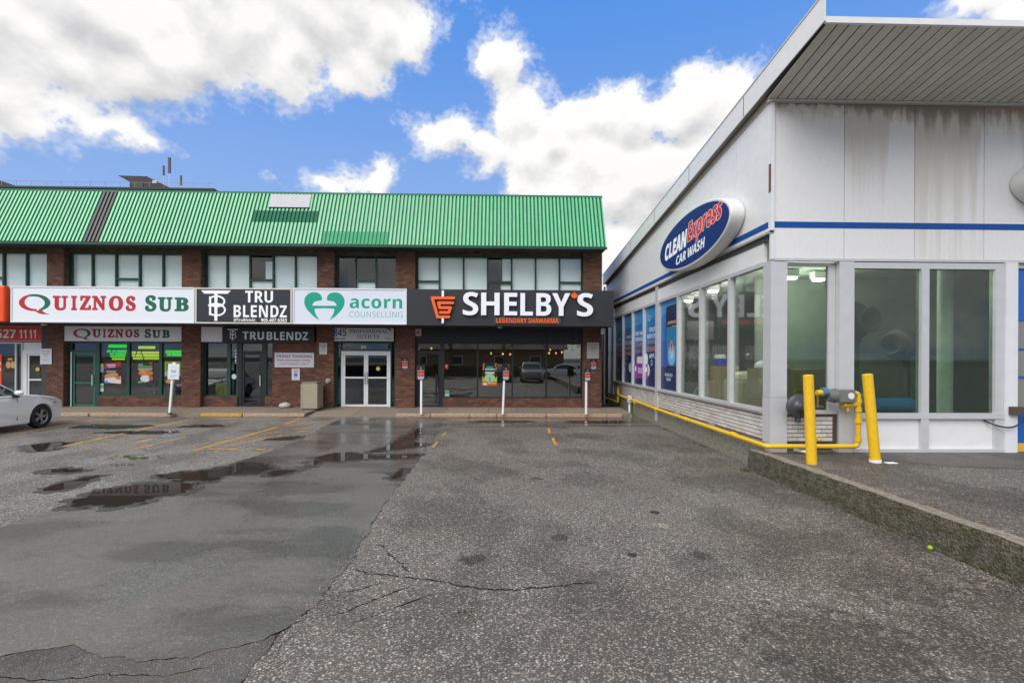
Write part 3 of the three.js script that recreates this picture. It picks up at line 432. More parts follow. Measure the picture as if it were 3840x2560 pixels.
// restaurant
{
  const prof = []; for (let x = -3.19; x < 3.15; x += 0.1) prof.push(bx(x, Math.min(x + 0.075, 3.15), 2.62, 3.18, -19.06, -19.02)); part('ribbed_fascia', [bx(-3.19, 3.15, 2.62, 3.18, -19.3, -19.062), ...prof], mat([0.014, 0.016, 0.022], 0.5), plaza);
  front('door_frame', M.frameDark, plaza, [bar(-3.19, -3.08, 0.17, 2.62), bar(-2.27, -2.16, 0.17, 2.62), bar(-3.08, -2.27, 2.25, 2.31), bar(-3.08, -2.27, 2.56, 2.62)]); part('transom_pane', bx(-3.08, -2.27, 2.31, 2.56, ZG - 0.006, ZG + 0.002), M.glassMirror, plaza);
  const d = door('door', M.frameDark, -3.07, -2.28, 0.18, 2.24, 0.06, 0, M.glassMirror); part('handle', bx(-2.38, -2.35, 0.95, 1.35, ZG + 0.03, ZG + 0.09), M.black, d);
  const f = front('shop_window', M.frameDark, plaza, [...fr(-2.16, 3.15, 0.52, 2.62, 0.045), bar(-0.875, -0.815, 0.565, 2.575), bar(0.455, 0.51, 0.565, 2.575), bar(1.755, 1.815, 0.565, 2.575)]); pane(f, -2.115, -0.875, 0.565, 2.575, M.glassMirror); pane(f, -0.815, 0.455, 0.565, 2.575, M.glassMirror); pane(f, 0.51, 1.755, 0.565, 2.575, M.glassMirror); pane(f, 1.815, 3.105, 0.565, 2.575, M.glassMirror);
  brickWall('brick_sill_wall', -2.16, 3.15, 0.14, 0.52, -19.06, -19.25, false);
}
// tower far behind, with its roof-top plant room
{
  const t = thing('office_tower', 'dark high-rise roof with antennas showing above the green mansard', 'building', [0, 0.4, -60]), dk = mat([0.13, 0.105, 0.11], 0.85), dk2 = mat([0.06, 0.055, 0.06], 0.85);
  part('wall', bx(-78, -34, -0.4, 21.3, -22, 0), dk, t); part('roof_edge', bx(-78.2, -33.8, 21.3, 21.52, -22.2, 0.2), dk2, t);
  const s = new THREE.Shape(); s.moveTo(-44.4, 21.5); s.lineTo(-44.4, 22.55); s.lineTo(-45.8, 23.3); s.lineTo(-42.4, 23.25); s.lineTo(-38.8, 21.5); part('plant_room', new THREE.ExtrudeGeometry(s, { depth: 8, bevelEnabled: false }).translate(0, 0, -9), dk2, t);
  part('plant_room_window', bx(-41.7, -41.2, 22.4, 22.75, -1.0, -0.95), mat([0.5, 0.52, 0.55], 0.3), t); part('plant_room_louvre', bx(-44.0, -42.8, 21.9, 22.4, -1.0, -0.96), M.darkGrey, t);
  const s2 = new THREE.Shape(); s2.moveTo(-70, 21.5); s2.lineTo(-70, 24); s2.lineTo(-62, 23.4); s2.lineTo(-56.6, 21.5); part('plant_room', new THREE.ExtrudeGeometry(s2, { depth: 8, bevelEnabled: false }).translate(0, 0, -9), dk2, t);
  for (const [x, y0, y1, w] of [[-41.02, 24.4, 26.3, 0.26], [-41.72, 24.1, 25.3, 0.13], [-39.6, 22.9, 24.1, 0.13]]) { const a = part('antenna', bx(x - w / 2, x + w / 2, y0, y1, -3.1, -2.9), dk, t); part('antenna_mast', bx(x - 0.03, x + 0.03, 21.5, y0, -3.03, -2.97), M.alu, a); }
  const rails = [bx(-78, -34, 22.1, 22.13, 0.1, 0.13)]; for (let x = -77; x < -34; x += 1.7) rails.push(bx(x, x + 0.03, 21.5, 22.1, 0.1, 0.13)); part('guard_rail', rails, mat([0.35, 0.3, 0.32], 0.6), t);
}
// pavement slabs, sloping gently down from the shops
{
  const pav = new THREE.Group(); pav.name = 'pavement'; pav.userData.kind = 'structure'; scene.add(pav);
  const tone = [M.concrete, M.concrete.clone(), M.concrete.clone()]; tone[1].color = lin(0.28, 0.225, 0.17); tone[2].color = lin(0.25, 0.205, 0.16);
  const xs = [-24, -20, -17.4, -15.9, -14.3, -12.7, -11.1, -9.5, -8.05, -6.62, -5.1, -3.58, -1.95, -0.4, 0.62, 2.1, 3.7, 4.62];
  for (let i = 0; i + 1 < xs.length; i++) {
    const ramp = xs[i] >= -6.63 && xs[i + 1] <= -3.57, a = xs[i] + 0.006, b = xs[i + 1] - 0.006, yf = ramp ? 0.012 : 0.125, g = new THREE.BoxGeometry(b - a, 0.2, 1.9, 4, 1, 6), p = g.attributes.position;
    for (let k = 0; k < p.count; k++) { const t = 0.5 - p.getZ(k) / 1.9; p.setY(k, p.getY(k) > 0 ? lerp(yf, 0.175, t) + 0.002 * n2(p.getX(k) * 3 + i, p.getZ(k) * 3) : -0.1); }
    g.translate((a + b) / 2, 0, -18.22 - 0.02); g.computeVertexNormals(); part('slab', uvm(g), tone[i % 3], pav);
  }
  struct('pavement_bed', bx(-24, 4.62, -0.1, 0.0, -19.3, -17.3), M.groundBase);
}
const kerbs = [[-17.2, -15.6, 0], [-15.56, -13.86, 0], [-13.82, -11.02, 0], [-10.14, -8.75, 1], [-8.72, -6.64, 0], [-3.56, -2.38, 0], [-2.36, -1.05, 0], [-1.03, -0.10, 0], [-0.08, 1.6, 0], [1.63, 3.71, 0], [3.73, 4.25, 0]];
const kerbLabels = ['kerb stone hidden mostly by the white car', 'short pale kerb stone at the nose of the white car', 'long pale kerb stone left of the leaning notice post', 'kerb stone painted yellow', 'pale kerb stone between the yellow one and the ramp', 'first kerb stone right of the wet ramp', 'second kerb stone right of the wet ramp', 'shortest kerb stone, just left of the middle signpost', 'kerb stone under the restaurant windows beside the middle signpost', 'kerb stone in front of the right hand signpost', 'last kerb stone stub by the dark alley'];
kerbs.forEach(([a, b, y], i) => { const g = rbx(a, b, 0.0, 0.155, -17.47, -17.2, 0.025, 2), p = g.attributes.position; for (let k = 0; k < p.count; k++) { const e = Math.min(p.getX(k) - a, b - p.getX(k)); p.setY(k, p.getY(k) - (p.getY(k) > 0.1 && e < 0.03 ? 0.03 : 0) + 0.004 * n2(p.getX(k) * 2, 5)); } one('kerb_stone', kerbLabels[i], 'kerb stone', g, y ? M.kerbYellow : M.kerb, 'kerb stones along the pavement'); });
// ------------------------------------------------------------------ signs on the canopy
const ZS = -17.65;
function boxSign(name, label, x0, x1, y0, y1, frame, tex, fw = 0.045) {
  const s = thing(name, label, 'sign', [0, 0, 0], 'box signs along the canopy');
  part('sign_box', bx(x0, x1, y0, y1, -17.855, ZS - 0.03), frame, s);
  part('sign_frame', [bx(x0, x1, y1 - fw, y1, ZS - 0.03, ZS + 0.012), bx(x0, x1, y0, y0 + fw, ZS - 0.03, ZS + 0.012), bx(x0, x0 + fw, y0 + fw, y1 - fw, ZS - 0.03, ZS + 0.012), bx(x1 - fw, x1, y0 + fw, y1 - fw, ZS - 0.03, ZS + 0.012)], frame, s);
  part('sign_face', face(x0 + fw, x1 - fw, y0 + fw, y1 - fw, ZS - 0.008), printed(tex, 0.35), s); return s;
}
function swooshQ(x, cx, cy, w, h, red, green) {   // ring of two crescents with a tail
  const ell = (a, b, ox, oy) => { x.ellipse(cx + ox, cy + oy, a, b, 0, 0, 7); };
  const half = (color, clip) => { x.save(); x.beginPath(); clip(); x.clip(); x.fillStyle = color; x.beginPath(); ell(w, h, 0, 0); ell(w * 0.70, h * 0.80, w * (color === red ? 0.06 : -0.06), h * (color === red ? -0.06 : 0.06)); x.fill('evenodd'); x.restore(); };
  half(red, () => { x.moveTo(cx - w * 1.2, cy - h * 1.3); x.lineTo(cx - w * 0.25, cy - h * 1.3); x.lineTo(cx + w * 0.25, cy + h * 1.5); x.lineTo(cx - w * 1.2, cy + h * 1.5); }); half(green, () => { x.moveTo(cx - w * 0.5, cy - h * 1.3); x.lineTo(cx + w * 1.3, cy - h * 1.3); x.lineTo(cx + w * 1.3, cy + h * 0.75); x.lineTo(cx + w * 0.3, cy + h * 0.95); });
  x.fillStyle = red; x.beginPath(); x.moveTo(cx - w * 0.1, cy + h * 0.9); x.quadraticCurveTo(cx + w * 0.2, cy + h * 0.95, cx + w * 0.48, cy + h * 0.9); x.quadraticCurveTo(cx + w * 0.6, cy + h * 1.25, cx + w * 0.98, cy + h * 1.35); x.quadraticCurveTo(cx + w * 0.3, cy + h * 1.45, cx + w * 0.1, cy + h * 1.05); x.fill();
}
const RED = '#b3202b', GRN = '#0b5f45';
const drawSub = (bg, red, grn) => (x, w, h) => {
  x.fillStyle = bg; x.fillRect(0, 0, w, h); const X = (c) => (c - 120) / 1770 * w, Y = (c) => (c - 75) / 325 * h;
  swooshQ(x, X(337), Y(222), X(490) - X(337), Y(300) - Y(218), red, grn);
  const t = [['U', 518, 655, 158, 290], ['I', 695, 745, 158, 287], ['Z', 782, 882, 158, 285], ['N', 900, 1030, 158, 285], ['O', 1065, 1195, 155, 290], ['S', 1228, 1318, 155, 292]];
  for (const [c, a, b, d, e] of t) fit(x, c, FB, X(a), Y(d), X(b), Y(e), red, 0, 7); for (const [c, a, b, d, e] of [['S', 1418, 1520, 148, 295], ['U', 1545, 1680, 165, 294], ['B', 1710, 1838, 165, 290]]) fit(x, c, FB, X(a), Y(d), X(b), Y(e), grn, 0, 7);
};
boxSign('shop_sign', 'wide white box sign reading Quiznos Sub in red and green', -16.85, -10.61, 3.2, 4.45, M.whiteMetal, canvas(1280, 240, drawSub('#dfe3e8', RED, GRN)));
const monogram = (x, cx, cy, s, color) => {   // T over a tall B with a stem
  x.fillStyle = x.strokeStyle = color; x.beginPath(); x.moveTo(cx - s * 0.48, cy - s * 0.5); x.lineTo(cx + s * 0.48, cy - s * 0.5); x.lineTo(cx + s * 0.38, cy - s * 0.39); x.lineTo(cx - s * 0.38, cy - s * 0.39); x.fill();
  x.fillRect(cx - s * 0.05, cy - s * 0.4, s * 0.1, s * 0.9); x.lineWidth = s * 0.06; for (const [dx, dy, a, b] of [[0.02, -0.14, 0.25, 0.17], [0.02, 0.14, 0.27, 0.18]]) { x.beginPath(); x.ellipse(cx + s * dx, cy + s * dy, s * a, s * b, 0, -2.6, 2.6); x.stroke(); }
  x.fillRect(cx - s * 0.22, cy - s * 0.3, s * 0.07, s * 0.62); x.beginPath(); x.moveTo(cx - s * 0.25, cy); x.quadraticCurveTo(cx, cy - s * 0.12, cx + s * 0.24, cy); x.stroke();
};
boxSign('shop_sign', 'black box sign with cream frame and white Tru Blendz lettering', -10.585, -7.265, 3.2, 4.44, mat([0.62, 0.58, 0.5], 0.5), canvas(800, 288, (x, w, h) => {
  x.fillStyle = '#262a33'; x.fillRect(0, 0, w, h); const X = (c) => (c - 93) / 932 * w, Y = (c) => (c - 85) / 312 * h; monogram(x, X(282), Y(240), h * 0.92, '#f2f3f5');
  fit(x, 'TRU', SB, X(572), Y(98), X(850), Y(210), '#f2f3f5'); fit(x, 'BLENDZ', SB, X(458), Y(233), X(988), Y(348), '#f2f3f5'); fit(x, '@TruBlendz_', SB, X(458), Y(358), X(690), Y(394), '#e6e8ea'); fit(x, '905.407.6363', SB, X(730), Y(358), X(988), Y(392), '#f2f3f5');
}));
boxSign('shop_sign', 'white box sign with teal heart emblem reading acorn counselling', -7.235, -3.275, 3.2, 4.46, M.whiteMetal, canvas(960, 300, (x, w, h) => {
  x.fillStyle = '#d6dce6'; x.fillRect(0, 0, w, h); const X = (c) => (c - 1062) / 1032 * w, Y = (c) => (c - 92) / 330 * h; x.fillStyle = '#0a9b80';
  for (const s of [-1, 1]) { const cx = X(1342), W = X(1530) - X(1342), q = (d) => cx + s * d * W; x.beginPath(); x.moveTo(q(0.13), Y(198)); x.bezierCurveTo(q(0.05), Y(120), q(0.55), Y(105), q(0.78), Y(135)); x.bezierCurveTo(q(1.1), Y(180), q(1.05), Y(260), q(0.7), Y(325)); x.quadraticCurveTo(q(0.5), Y(370), q(0.24), Y(396)); x.quadraticCurveTo(q(0.5), Y(330), q(0.48), Y(282)); x.lineTo(0.0 + cx, Y(278)); x.lineTo(cx, Y(254)); x.lineTo(q(0.6), Y(252)); x.quadraticCurveTo(q(0.55), Y(205), q(0.25), Y(205)); x.closePath(); x.fill(); }
  fit(x, 'acorn', SB, X(1575), Y(178), X(2065), Y(278), '#0a9b80'); fit(x, 'COUNSELLING', SR, X(1572), Y(308), X(2068), Y(366), '#7fb7b4');
}));
// restaurant sign: dark cladding with raised letters
{
  const s = thing('restaurant_sign', 'long charcoal sign with raised white Shelby\'s letters and orange emblem', 'sign', [0, 0, 0], 'box signs along the canopy'), dark = mat([0.020, 0.022, 0.027], 0.5, { map: grimeTex });
  part('sign_box', bx(-3.265, 4.03, 3.18, 4.45, -17.855, ZS), dark, s);
  const X = (c) => { const d = 906.5 + c / 4.266, u = (d - 1176) / 1150, t = (17.6) / (0.9997 - u * 0.02443); return (0.02443 + u * 0.9997) * t; }, Y = (c) => 4.45 - (c - 92) / 342 * 1.27;
  const lm = mat([0.84, 0.86, 0.92], 0.4);
  for (const [ch, a, b, t, bt] of [['S', 666, 817, 119, 338], ['H', 845, 1026, 124, 336], ['E', 1070, 1198, 124, 336], ['L', 1229, 1352, 125, 337], ['B', 1385, 1531, 125, 338], ['Y', 1541, 1716, 124, 338], ['S', 1785, 1940, 121, 342]]) part('letter', letters(ch, X(a), X(b), Y(bt), Y(t), ZS + 0.03, 0.07), lm, s).userData.label = 'raised white letter ' + ch;
  const or = mat([0.86, 0.13, 0.012], 0.42), lift = { n: 0 }, cap = (x0, y0, x1, y1, r) => { const p = new THREE.Shape(), a = Math.atan2(y1 - y0, x1 - x0); p.absarc(x0, y0, r, a + Math.PI / 2, a + Math.PI * 1.5, false); p.absarc(x1, y1, r, a - Math.PI / 2, a + Math.PI / 2, false); return new THREE.ExtrudeGeometry(p, { depth: 0.06 + 0.002 * lift.n++, bevelEnabled: false, curveSegments: 8 }).translate(0, 0, ZS + 0.03); };
  const seg = (a, b, c, d, r = 0.05) => cap(X(a), Y(b), X(c), Y(d), r);
  part('emblem', [seg(366, 176, 576, 176), seg(366, 178, 420, 356), seg(420, 356, 528, 354), seg(428, 222, 566, 222), seg(428, 222, 440, 268), seg(440, 268, 545, 268), seg(545, 268, 530, 312), seg(448, 313, 528, 312)], or, s); part('skewer', [seg(470, 115, 470, 158, 0.04), seg(470, 378, 470, 406, 0.04)], lm, s);
  const leaf = new THREE.Shape([[0, 1], [0.22, 0.62], [0.5, 0.74], [0.42, 0.35], [0.85, 0.45], [0.75, 0.15], [1, 0], [0.55, -0.35], [0.6, -0.55], [0.12, -0.5], [0, -0.95], [-0.12, -0.5], [-0.6, -0.55], [-0.55, -0.35], [-1, 0], [-0.75, 0.15], [-0.85, 0.45], [-0.42, 0.35], [-0.5, 0.74], [-0.22, 0.62]].map(([a, b]) => new THREE.Vector2(a * 0.13, b * 0.14)));
  part('maple_leaf', new THREE.ExtrudeGeometry(leaf, { depth: 0.06, bevelEnabled: false }).translate(X(1757), Y(147), ZS + 0.03), or, s);
  part('tagline_panel', rbx(X(972), X(1632), Y(418), Y(350), ZS - 0.02, ZS + 0.03, 0.02), mat([0.045, 0.045, 0.05], 0.5), s); part('tagline', letters('LEGENDARY SHAWARMA', X(995), X(1605), Y(408), Y(361), ZS + 0.03, 0.02), or, s);
}
// neighbour on the far left
{
  const s = thing('shop_sign', 'plain orange box sign cut by the left edge of the view', 'sign', [0, 0, 0], 'box signs along the canopy'); part('sign_box', rbx(-22, -17.04, 3.2, 4.46, -17.855, ZS + 0.03, 0.06, 3), mat([0.80, 0.075, 0.012], 0.4), s); part('sign_trim', bx(-22, -17.2, 3.22, 4.44, ZS + 0.03, ZS + 0.034), mat([0.85, 0.11, 0.02], 0.35), s);
}
function fascia(name, label, x0, x1, y0, y1, tex, frame, z = -18.93) { const s = thing(name, label, 'sign', [0, 0, 0], 'flat signs over the shop doors'); part('sign_board', bx(x0, x1, y0, y1, z - 0.1, z), frame, s); part('sign_face', face(x0 + 0.015, x1 - 0.015, y0 + 0.015, y1 - 0.015, z + 0.006), printed(tex, 0.5), s); return s; }
fascia('door_sign', 'orange sign with silver telephone digits over the far left shop', -19.9, -16.99, 2.59, 3.15, canvas(700, 136, (x, w, h) => { x.fillStyle = '#c8280c'; x.fillRect(0, 0, w, h); fit(x, '527', SB, w * 0.42, h * 0.2, w * 0.665, h * 0.82, '#dde6e6'); fit(x, '11', SB, w * 0.71, h * 0.2, w * 0.80, h * 0.82, '#dde6e6'); fit(x, '11', SB, w * 0.835, h * 0.2, w * 0.92, h * 0.82, '#dde6e6'); x.fillStyle = '#1c3a5a'; x.fillRect(w * 0.68, h * 0.45, w * 0.015, h * 0.09); x.fillRect(w * 0.81, h * 0.45, w * 0.015, h * 0.09); }), M.alu, -19.02);
fascia('door_sign', 'narrow grey-white sign repeating Quiznos Sub above the green door', -16.30, -10.36, 2.60, 3.16, canvas(1400, 132, (x, w, h) => {
  x.fillStyle = '#d8d6d8'; x.fillRect(0, 0, w, h); const X = (c) => (c - 608) / 1610 * w, Y = (c) => (c - 455) / 140 * h; swooshQ(x, X(826), Y(522), X(912) - X(826), Y(565) - Y(520), '#8e2030', '#1e4c3c');
  for (const [c, a, b] of [['U', 930, 1012], ['I', 1035, 1062], ['Z', 1085, 1145], ['N', 1158, 1235], ['O', 1258, 1325], ['S', 1342, 1392]]) fit(x, c, FB, X(a), Y(484), X(b), Y(558), '#8e2030', 0, 7); for (const [c, a, b, t] of [['S', 1450, 1508, 478], ['U', 1525, 1605, 488], ['B', 1625, 1695, 488]]) fit(x, c, FB, X(a), Y(t), X(b), Y(560), '#1e4c3c', 0, 7);
}), M.alu);
fascia('door_sign', 'narrow black sign with pale Tru Blendz letters over the barber door', -10.34, -6.95, 2.60, 3.15, canvas(880, 140, (x, w, h) => { x.fillStyle = '#10131b'; x.fillRect(0, 0, w, h); const X = (c) => (c - 385) / 880 * w, Y = (c) => (c - 462) / 143 * h; monogram(x, X(476), Y(535), h * 0.82, '#cfd5da'); fit(x, 'TRU', SB, X(572), Y(502), X(782), Y(585), '#dde2e6'); fit(x, 'BLENDZ', SB, X(806), Y(502), X(1208), Y(585), '#dde2e6'); }), M.black);
fascia('door_sign', 'weathered pale sign reading 845 Professional Offices in blue', -6.26, -3.98, 2.64, 3.16, canvas(740, 170, (x, w, h) => {
  x.fillStyle = '#c9c7c5'; x.fillRect(0, 0, w, h); const X = (c) => (c - 455) / 1755 * w, Y = (c) => (c - 65) / 395 * h; fit(x, '845', SB, X(462), Y(88), X(830), Y(315), '#1f4d72'); fit(x, 'PROFESSIONAL', FB, X(912), Y(108), X(2050), Y(215), '#2f5d78'); fit(x, 'OFFICES', FB, X(1145), Y(262), X(1795), Y(382), '#2f6488'); x.fillStyle = '#4b7ea6'; for (const [a, b] of [[478, 640], [665, 800]]) x.fillRect(X(a), Y(368), X(b) - X(a), Y(412) - Y(368)); x.fillStyle = '#8a8d98'; x.fillRect(X(1950), Y(352), X(2160) - X(1950), Y(372) - Y(352)); x.fillRect(X(1950), Y(390), X(2160) - X(1950), Y(412) - Y(390)); x.fillStyle = '#4a4746'; x.beginPath(); x.ellipse(X(2085), Y(105), 32, 9, 0.5, 0, 7); x.fill();
}), M.black);

// ------------------------------------------------------------------ small signs and posters
function plate(name, label, category, x0, x1, y0, y1, z, tex, group, back = M.alu) { const s = thing(name, label, category, [0, 0, 0], group); part('plate', bx(x0, x1, y0, y1, z - 0.006, z - 0.001), back, s); part('print', face(x0 + 0.002, x1 - 0.002, y0 + 0.002, y1 - 0.002, z + 0.003, 0.003), printed(tex, 0.5), s); return s; }
const bars = (x, col, rows) => { x.fillStyle = col; for (const [a, b, c, d] of rows) x.fillRect(a, b, c, d); };
const customer = (bg, red) => canvas(200, 264, (x, w, h) => { x.fillStyle = bg; x.fillRect(0, 0, w, h); fit(x, 'CUSTOMER', SB, w * 0.12, h * 0.12, w * 0.88, h * 0.23, red); fit(x, 'PARKING', SB, w * 0.2, h * 0.28, w * 0.8, h * 0.38, red); fit(x, 'ONLY', SB, w * 0.33, h * 0.42, w * 0.68, h * 0.52, red); bars(x, '#a9a6ab', [0, 1, 2, 3].map((i) => [w * 0.24, h * (0.62 + i * 0.065), w * 0.52, 6])); });
plate('parking_notice', 'white customer parking notice on the dark pier left of the green door', 'notice', -16.94, -16.52, 1.74, 2.31, -18.86, customer('#c6ccd2', '#b0536d'), 'parking notices');
plate('parking_notice', 'white customer parking notice on the last brick pier by the alley', 'notice', 3.30, 3.76, 2.04, 2.65, -18.88, customer('#aaa8a6', '#a5595c'), 'parking notices');
plate('parking_notice', 'large white notice with red lettering about front parking', 'notice', -8.46, -6.99, 1.66, 2.21, -19.015, canvas(700, 264, (x, w, h) => { x.fillStyle = '#c4c9ce'; x.fillRect(0, 0, w, h); fit(x, 'FRONT PARKING', SB, w * 0.05, h * 0.16, w * 0.95, h * 0.34, '#8c2f4d'); fit(x, 'FOR GROUND LEVEL', SB, w * 0.07, h * 0.45, w * 0.92, h * 0.6, '#96566f'); fit(x, 'CUSTOMERS ONLY', SB, w * 0.11, h * 0.7, w * 0.88, h * 0.84, '#9c6680'); }), 'parking notices');
plate('parking_sign', 'small white sign with red circle and blue square under the big notice', 'sign', -7.82, -7.52, 1.18, 1.62, -19.015, canvas(120, 180, (x, w, h) => { x.fillStyle = '#c9ccd0'; x.fillRect(0, 0, w, h); x.strokeStyle = '#c8564a'; x.lineWidth = 9; x.beginPath(); x.arc(60, 42, 25, 0, 7); x.stroke(); x.beginPath(); x.moveTo(44, 60); x.lineTo(78, 26); x.stroke(); x.fillStyle = '#1478d2'; rr(x, 34, 76, 52, 50, 6); bars(x, '#9aa6a8', [[34, 138, 52, 7], [34, 152, 40, 6]]); }), 'parking notices');
plate('parking_notice', 'pale notice with black print on the pier left of the office doors', 'notice', -6.75, -6.46, 2.15, 2.58, -18.88, canvas(120, 180, (x, w, h) => { x.fillStyle = '#b9bab0'; x.fillRect(0, 0, w, h); fit(x, 'CUSTOMER', SB, 12, 22, 108, 40, '#44484a'); fit(x, 'PARKING', SB, 20, 48, 100, 66, '#44484a'); fit(x, 'ONLY', SB, 36, 74, 84, 92, '#44484a'); bars(x, '#8a8b85', [[18, 112, 84, 4], [18, 124, 84, 4], [18, 136, 60, 4]]); }), 'parking notices');
plate('wall_sign', 'tiny cream sign with red mark at the corner of the black ribbed fascia', 'sign', -3.2, -2.97, 2.86, 3.13, -18.97, canvas(64, 74, (x, w, h) => { x.fillStyle = '#b9ab92'; x.fillRect(0, 0, w, h); x.fillStyle = '#a8402c'; x.beginPath(); x.arc(32, 36, 15, 0, 7); x.fill(); }));
const pickTex = canvas(160, 240, (x, w, h) => { x.fillStyle = '#171d26'; x.fillRect(0, 0, w, h); x.fillStyle = '#cf4a2c'; x.beginPath(); x.ellipse(w / 2, 44, 16, 22, 0, 0, 7); x.fill(); fit(x, 'SHELBY\'S', SB, 18, 76, 142, 98, '#c6d2d6'); x.fillStyle = '#cf3d22'; x.fillRect(16, 112, 128, 56); bars(x, '#e0654a', [[28, 124, 104, 8], [28, 148, 104, 8]]); x.fillStyle = '#9fb2bb'; x.beginPath(); x.moveTo(16, 180); x.lineTo(144, 180); x.lineTo(130, 232); x.lineTo(30, 232); x.fill(); bars(x, '#6f838c', [[40, 192, 80, 5], [44, 206, 72, 5]]); });
plate('pickup_sign', 'black and red pickup sign fixed to the brick pier left of the restaurant door', 'sign', -3.70, -3.42, 1.62, 2.05, -18.88, pickTex, 'black pickup signs', M.black);
plate('pickup_sign', 'black and red pickup sign on the alley pier below the customer notice', 'sign', 3.42, 3.69, 1.63, 2.03, -18.88, pickTex, 'black pickup signs', M.black);
function postSign(label, x, lean, tex, x0, x1, y0, y1, group, cap) {
  const s = thing('signpost', label, 'signpost', [x, 0.12, -17.12], group);
  const post = part('post', rbx(-0.035, 0.035, 0, y0 + 0.06 - 0.12, -0.035, 0.035, 0.008), M.white, s); post.rotation.z = -lean;
  const b = part('sign_plate', [rbx(x0 - x, x1 - x, y0 - 0.12, y1 - 0.12, 0.04, 0.055, 0.006), ...(cap ? [bx((x0 + x1) / 2 - x - 0.05, (x0 + x1) / 2 - x + 0.05, y1 - 0.12, y1 - 0.06, 0.042, 0.053)] : [])], cap ? M.white : M.black, s);
  part('print', face(x0 - x + 0.008, x1 - x - 0.008, y0 - 0.112, y1 - 0.128, 0.06, 0.003), printed(tex), b); b.rotation.z = -lean * 0.6; if (cap) part('foot', cyl(0.06, 0.09, 0.04, 0, 0.015, 0, 12), M.black, s); return s;
}
postSign('white post with black pickup sign before the restaurant door', -2.67, 0.0, pickTex, -2.83, -2.53, 1.29, 1.77, 'posts with pickup signs');
postSign('slightly leaning white post with pickup sign before the middle window', 0.11, 0.035, pickTex, 0.05, 0.32, 1.29, 1.76, 'posts with pickup signs');
postSign('white post with pickup sign nearest the alley', 2.97, 0.0, pickTex, 2.88, 3.14, 1.27, 1.71, 'posts with pickup signs');
postSign('leaning white post with a white notice before the sandwich shop', -11.1, 0.075, canvas(160, 216, (x, w, h) => { x.fillStyle = '#d9dde0'; x.fillRect(0, 0, w, h); bars(x, '#a7a4ad', [[52, 40, 60, 7]]); bars(x, '#6d7576', [[40, 84, 84, 11], [46, 106, 74, 11]]); bars(x, '#a8b2b0', [[34, 150, 96, 7], [34, 166, 96, 7], [34, 182, 70, 7]]); }), -11.20, -10.82, 1.28, 1.80, 'posts with pickup signs', true);
// menu boards lettered in neon marker, lit from within, inside the sandwich shop window
function board(label, x0, x1, left, words) {
  const t = canvas(360, 240, (x, w, h) => { x.fillStyle = '#23222a'; x.fillRect(0, 0, w, h); x.fillStyle = '#557a1c'; x.fillRect(0, 0, w, 13); x.fillRect(0, h - 13, w, 13); if (left) x.fillRect(0, 0, 13, h); });
  const e = canvas(360, 240, (x, w, h) => { x.fillStyle = '#000'; x.fillRect(0, 0, w, h); for (const [c, y, hh, list] of words) for (const [a, b] of list) { x.fillStyle = c; x.beginPath(); const sl = hh * 0.3; x.moveTo(a * w, y * h + hh); x.quadraticCurveTo(a * w, y * h, a * w + sl, y * h); x.lineTo(b * w, y * h); x.quadraticCurveTo(b * w + 2, y * h + hh, b * w - sl, y * h + hh); x.fill(); x.fillStyle = 'rgba(0,40,0,0.22)'; for (let k = a * w + 8; k < b * w - 6; k += 11) x.fillRect(k, y * h + hh * 0.35, 2, hh * 0.4); } });
  const s = thing('menu_board_sign', label, 'menu board', [0, 0, 0], 'neon lettered menu boards'); part('board', bx(x0, x1, 1.87, 2.53, -19.235, -19.205), M.black, s);
  part('lit_sign_lettering', face(x0, x1, 1.87, 2.53, -19.198), new THREE.MeshStandardMaterial({ map: t, roughness: 0.5, emissive: 0xffffff, emissiveMap: e, emissiveIntensity: 1.5 }), s);
}
const G = '#00e800', YL = '#c8e200';
board('menu board with green lettering nearest the green door', -14.9, -13.99, true, [[G, 0.06, 46, [[0.18, 0.95]]], [G, 0.37, 34, [[0.12, 0.3], [0.34, 0.48], [0.5, 0.99]]], [G, 0.54, 28, [[0.24, 0.42], [0.45, 0.9]]], [G, 0.68, 28, [[0.26, 0.88]]], [YL, 0.83, 26, [[0.33, 0.86]]]]);
board('menu board with yellow lettering in the middle window', -13.87, -12.8, false, [[YL, 0.14, 40, [[0.22, 0.82]]], [YL, 0.45, 34, [[0.0, 0.15], [0.18, 0.32], [0.35, 0.99]]], [YL, 0.62, 32, [[0.01, 0.12], [0.14, 0.36], [0.39, 0.98]]], [YL, 0.78, 32, [[0.04, 0.4], [0.43, 0.98]]]]);
board('menu board with green lettering beside the brick pier', -12.67, -11.93, false, [[G, 0.38, 40, [[0.06, 0.98]]], [G, 0.56, 36, [[0.14, 0.36], [0.38, 0.9]]]]);
const poster = (label, x0, x1, y0, y1, draw, z = -19.142) => { const s = thing('window_poster', label, 'poster', [0, 0, 0], 'posters in shop windows'); part('poster_sheet', face(x0, x1, y0, y1, z, 0.004), printed(canvas(200, 260, draw), 0.6), s); return s; };
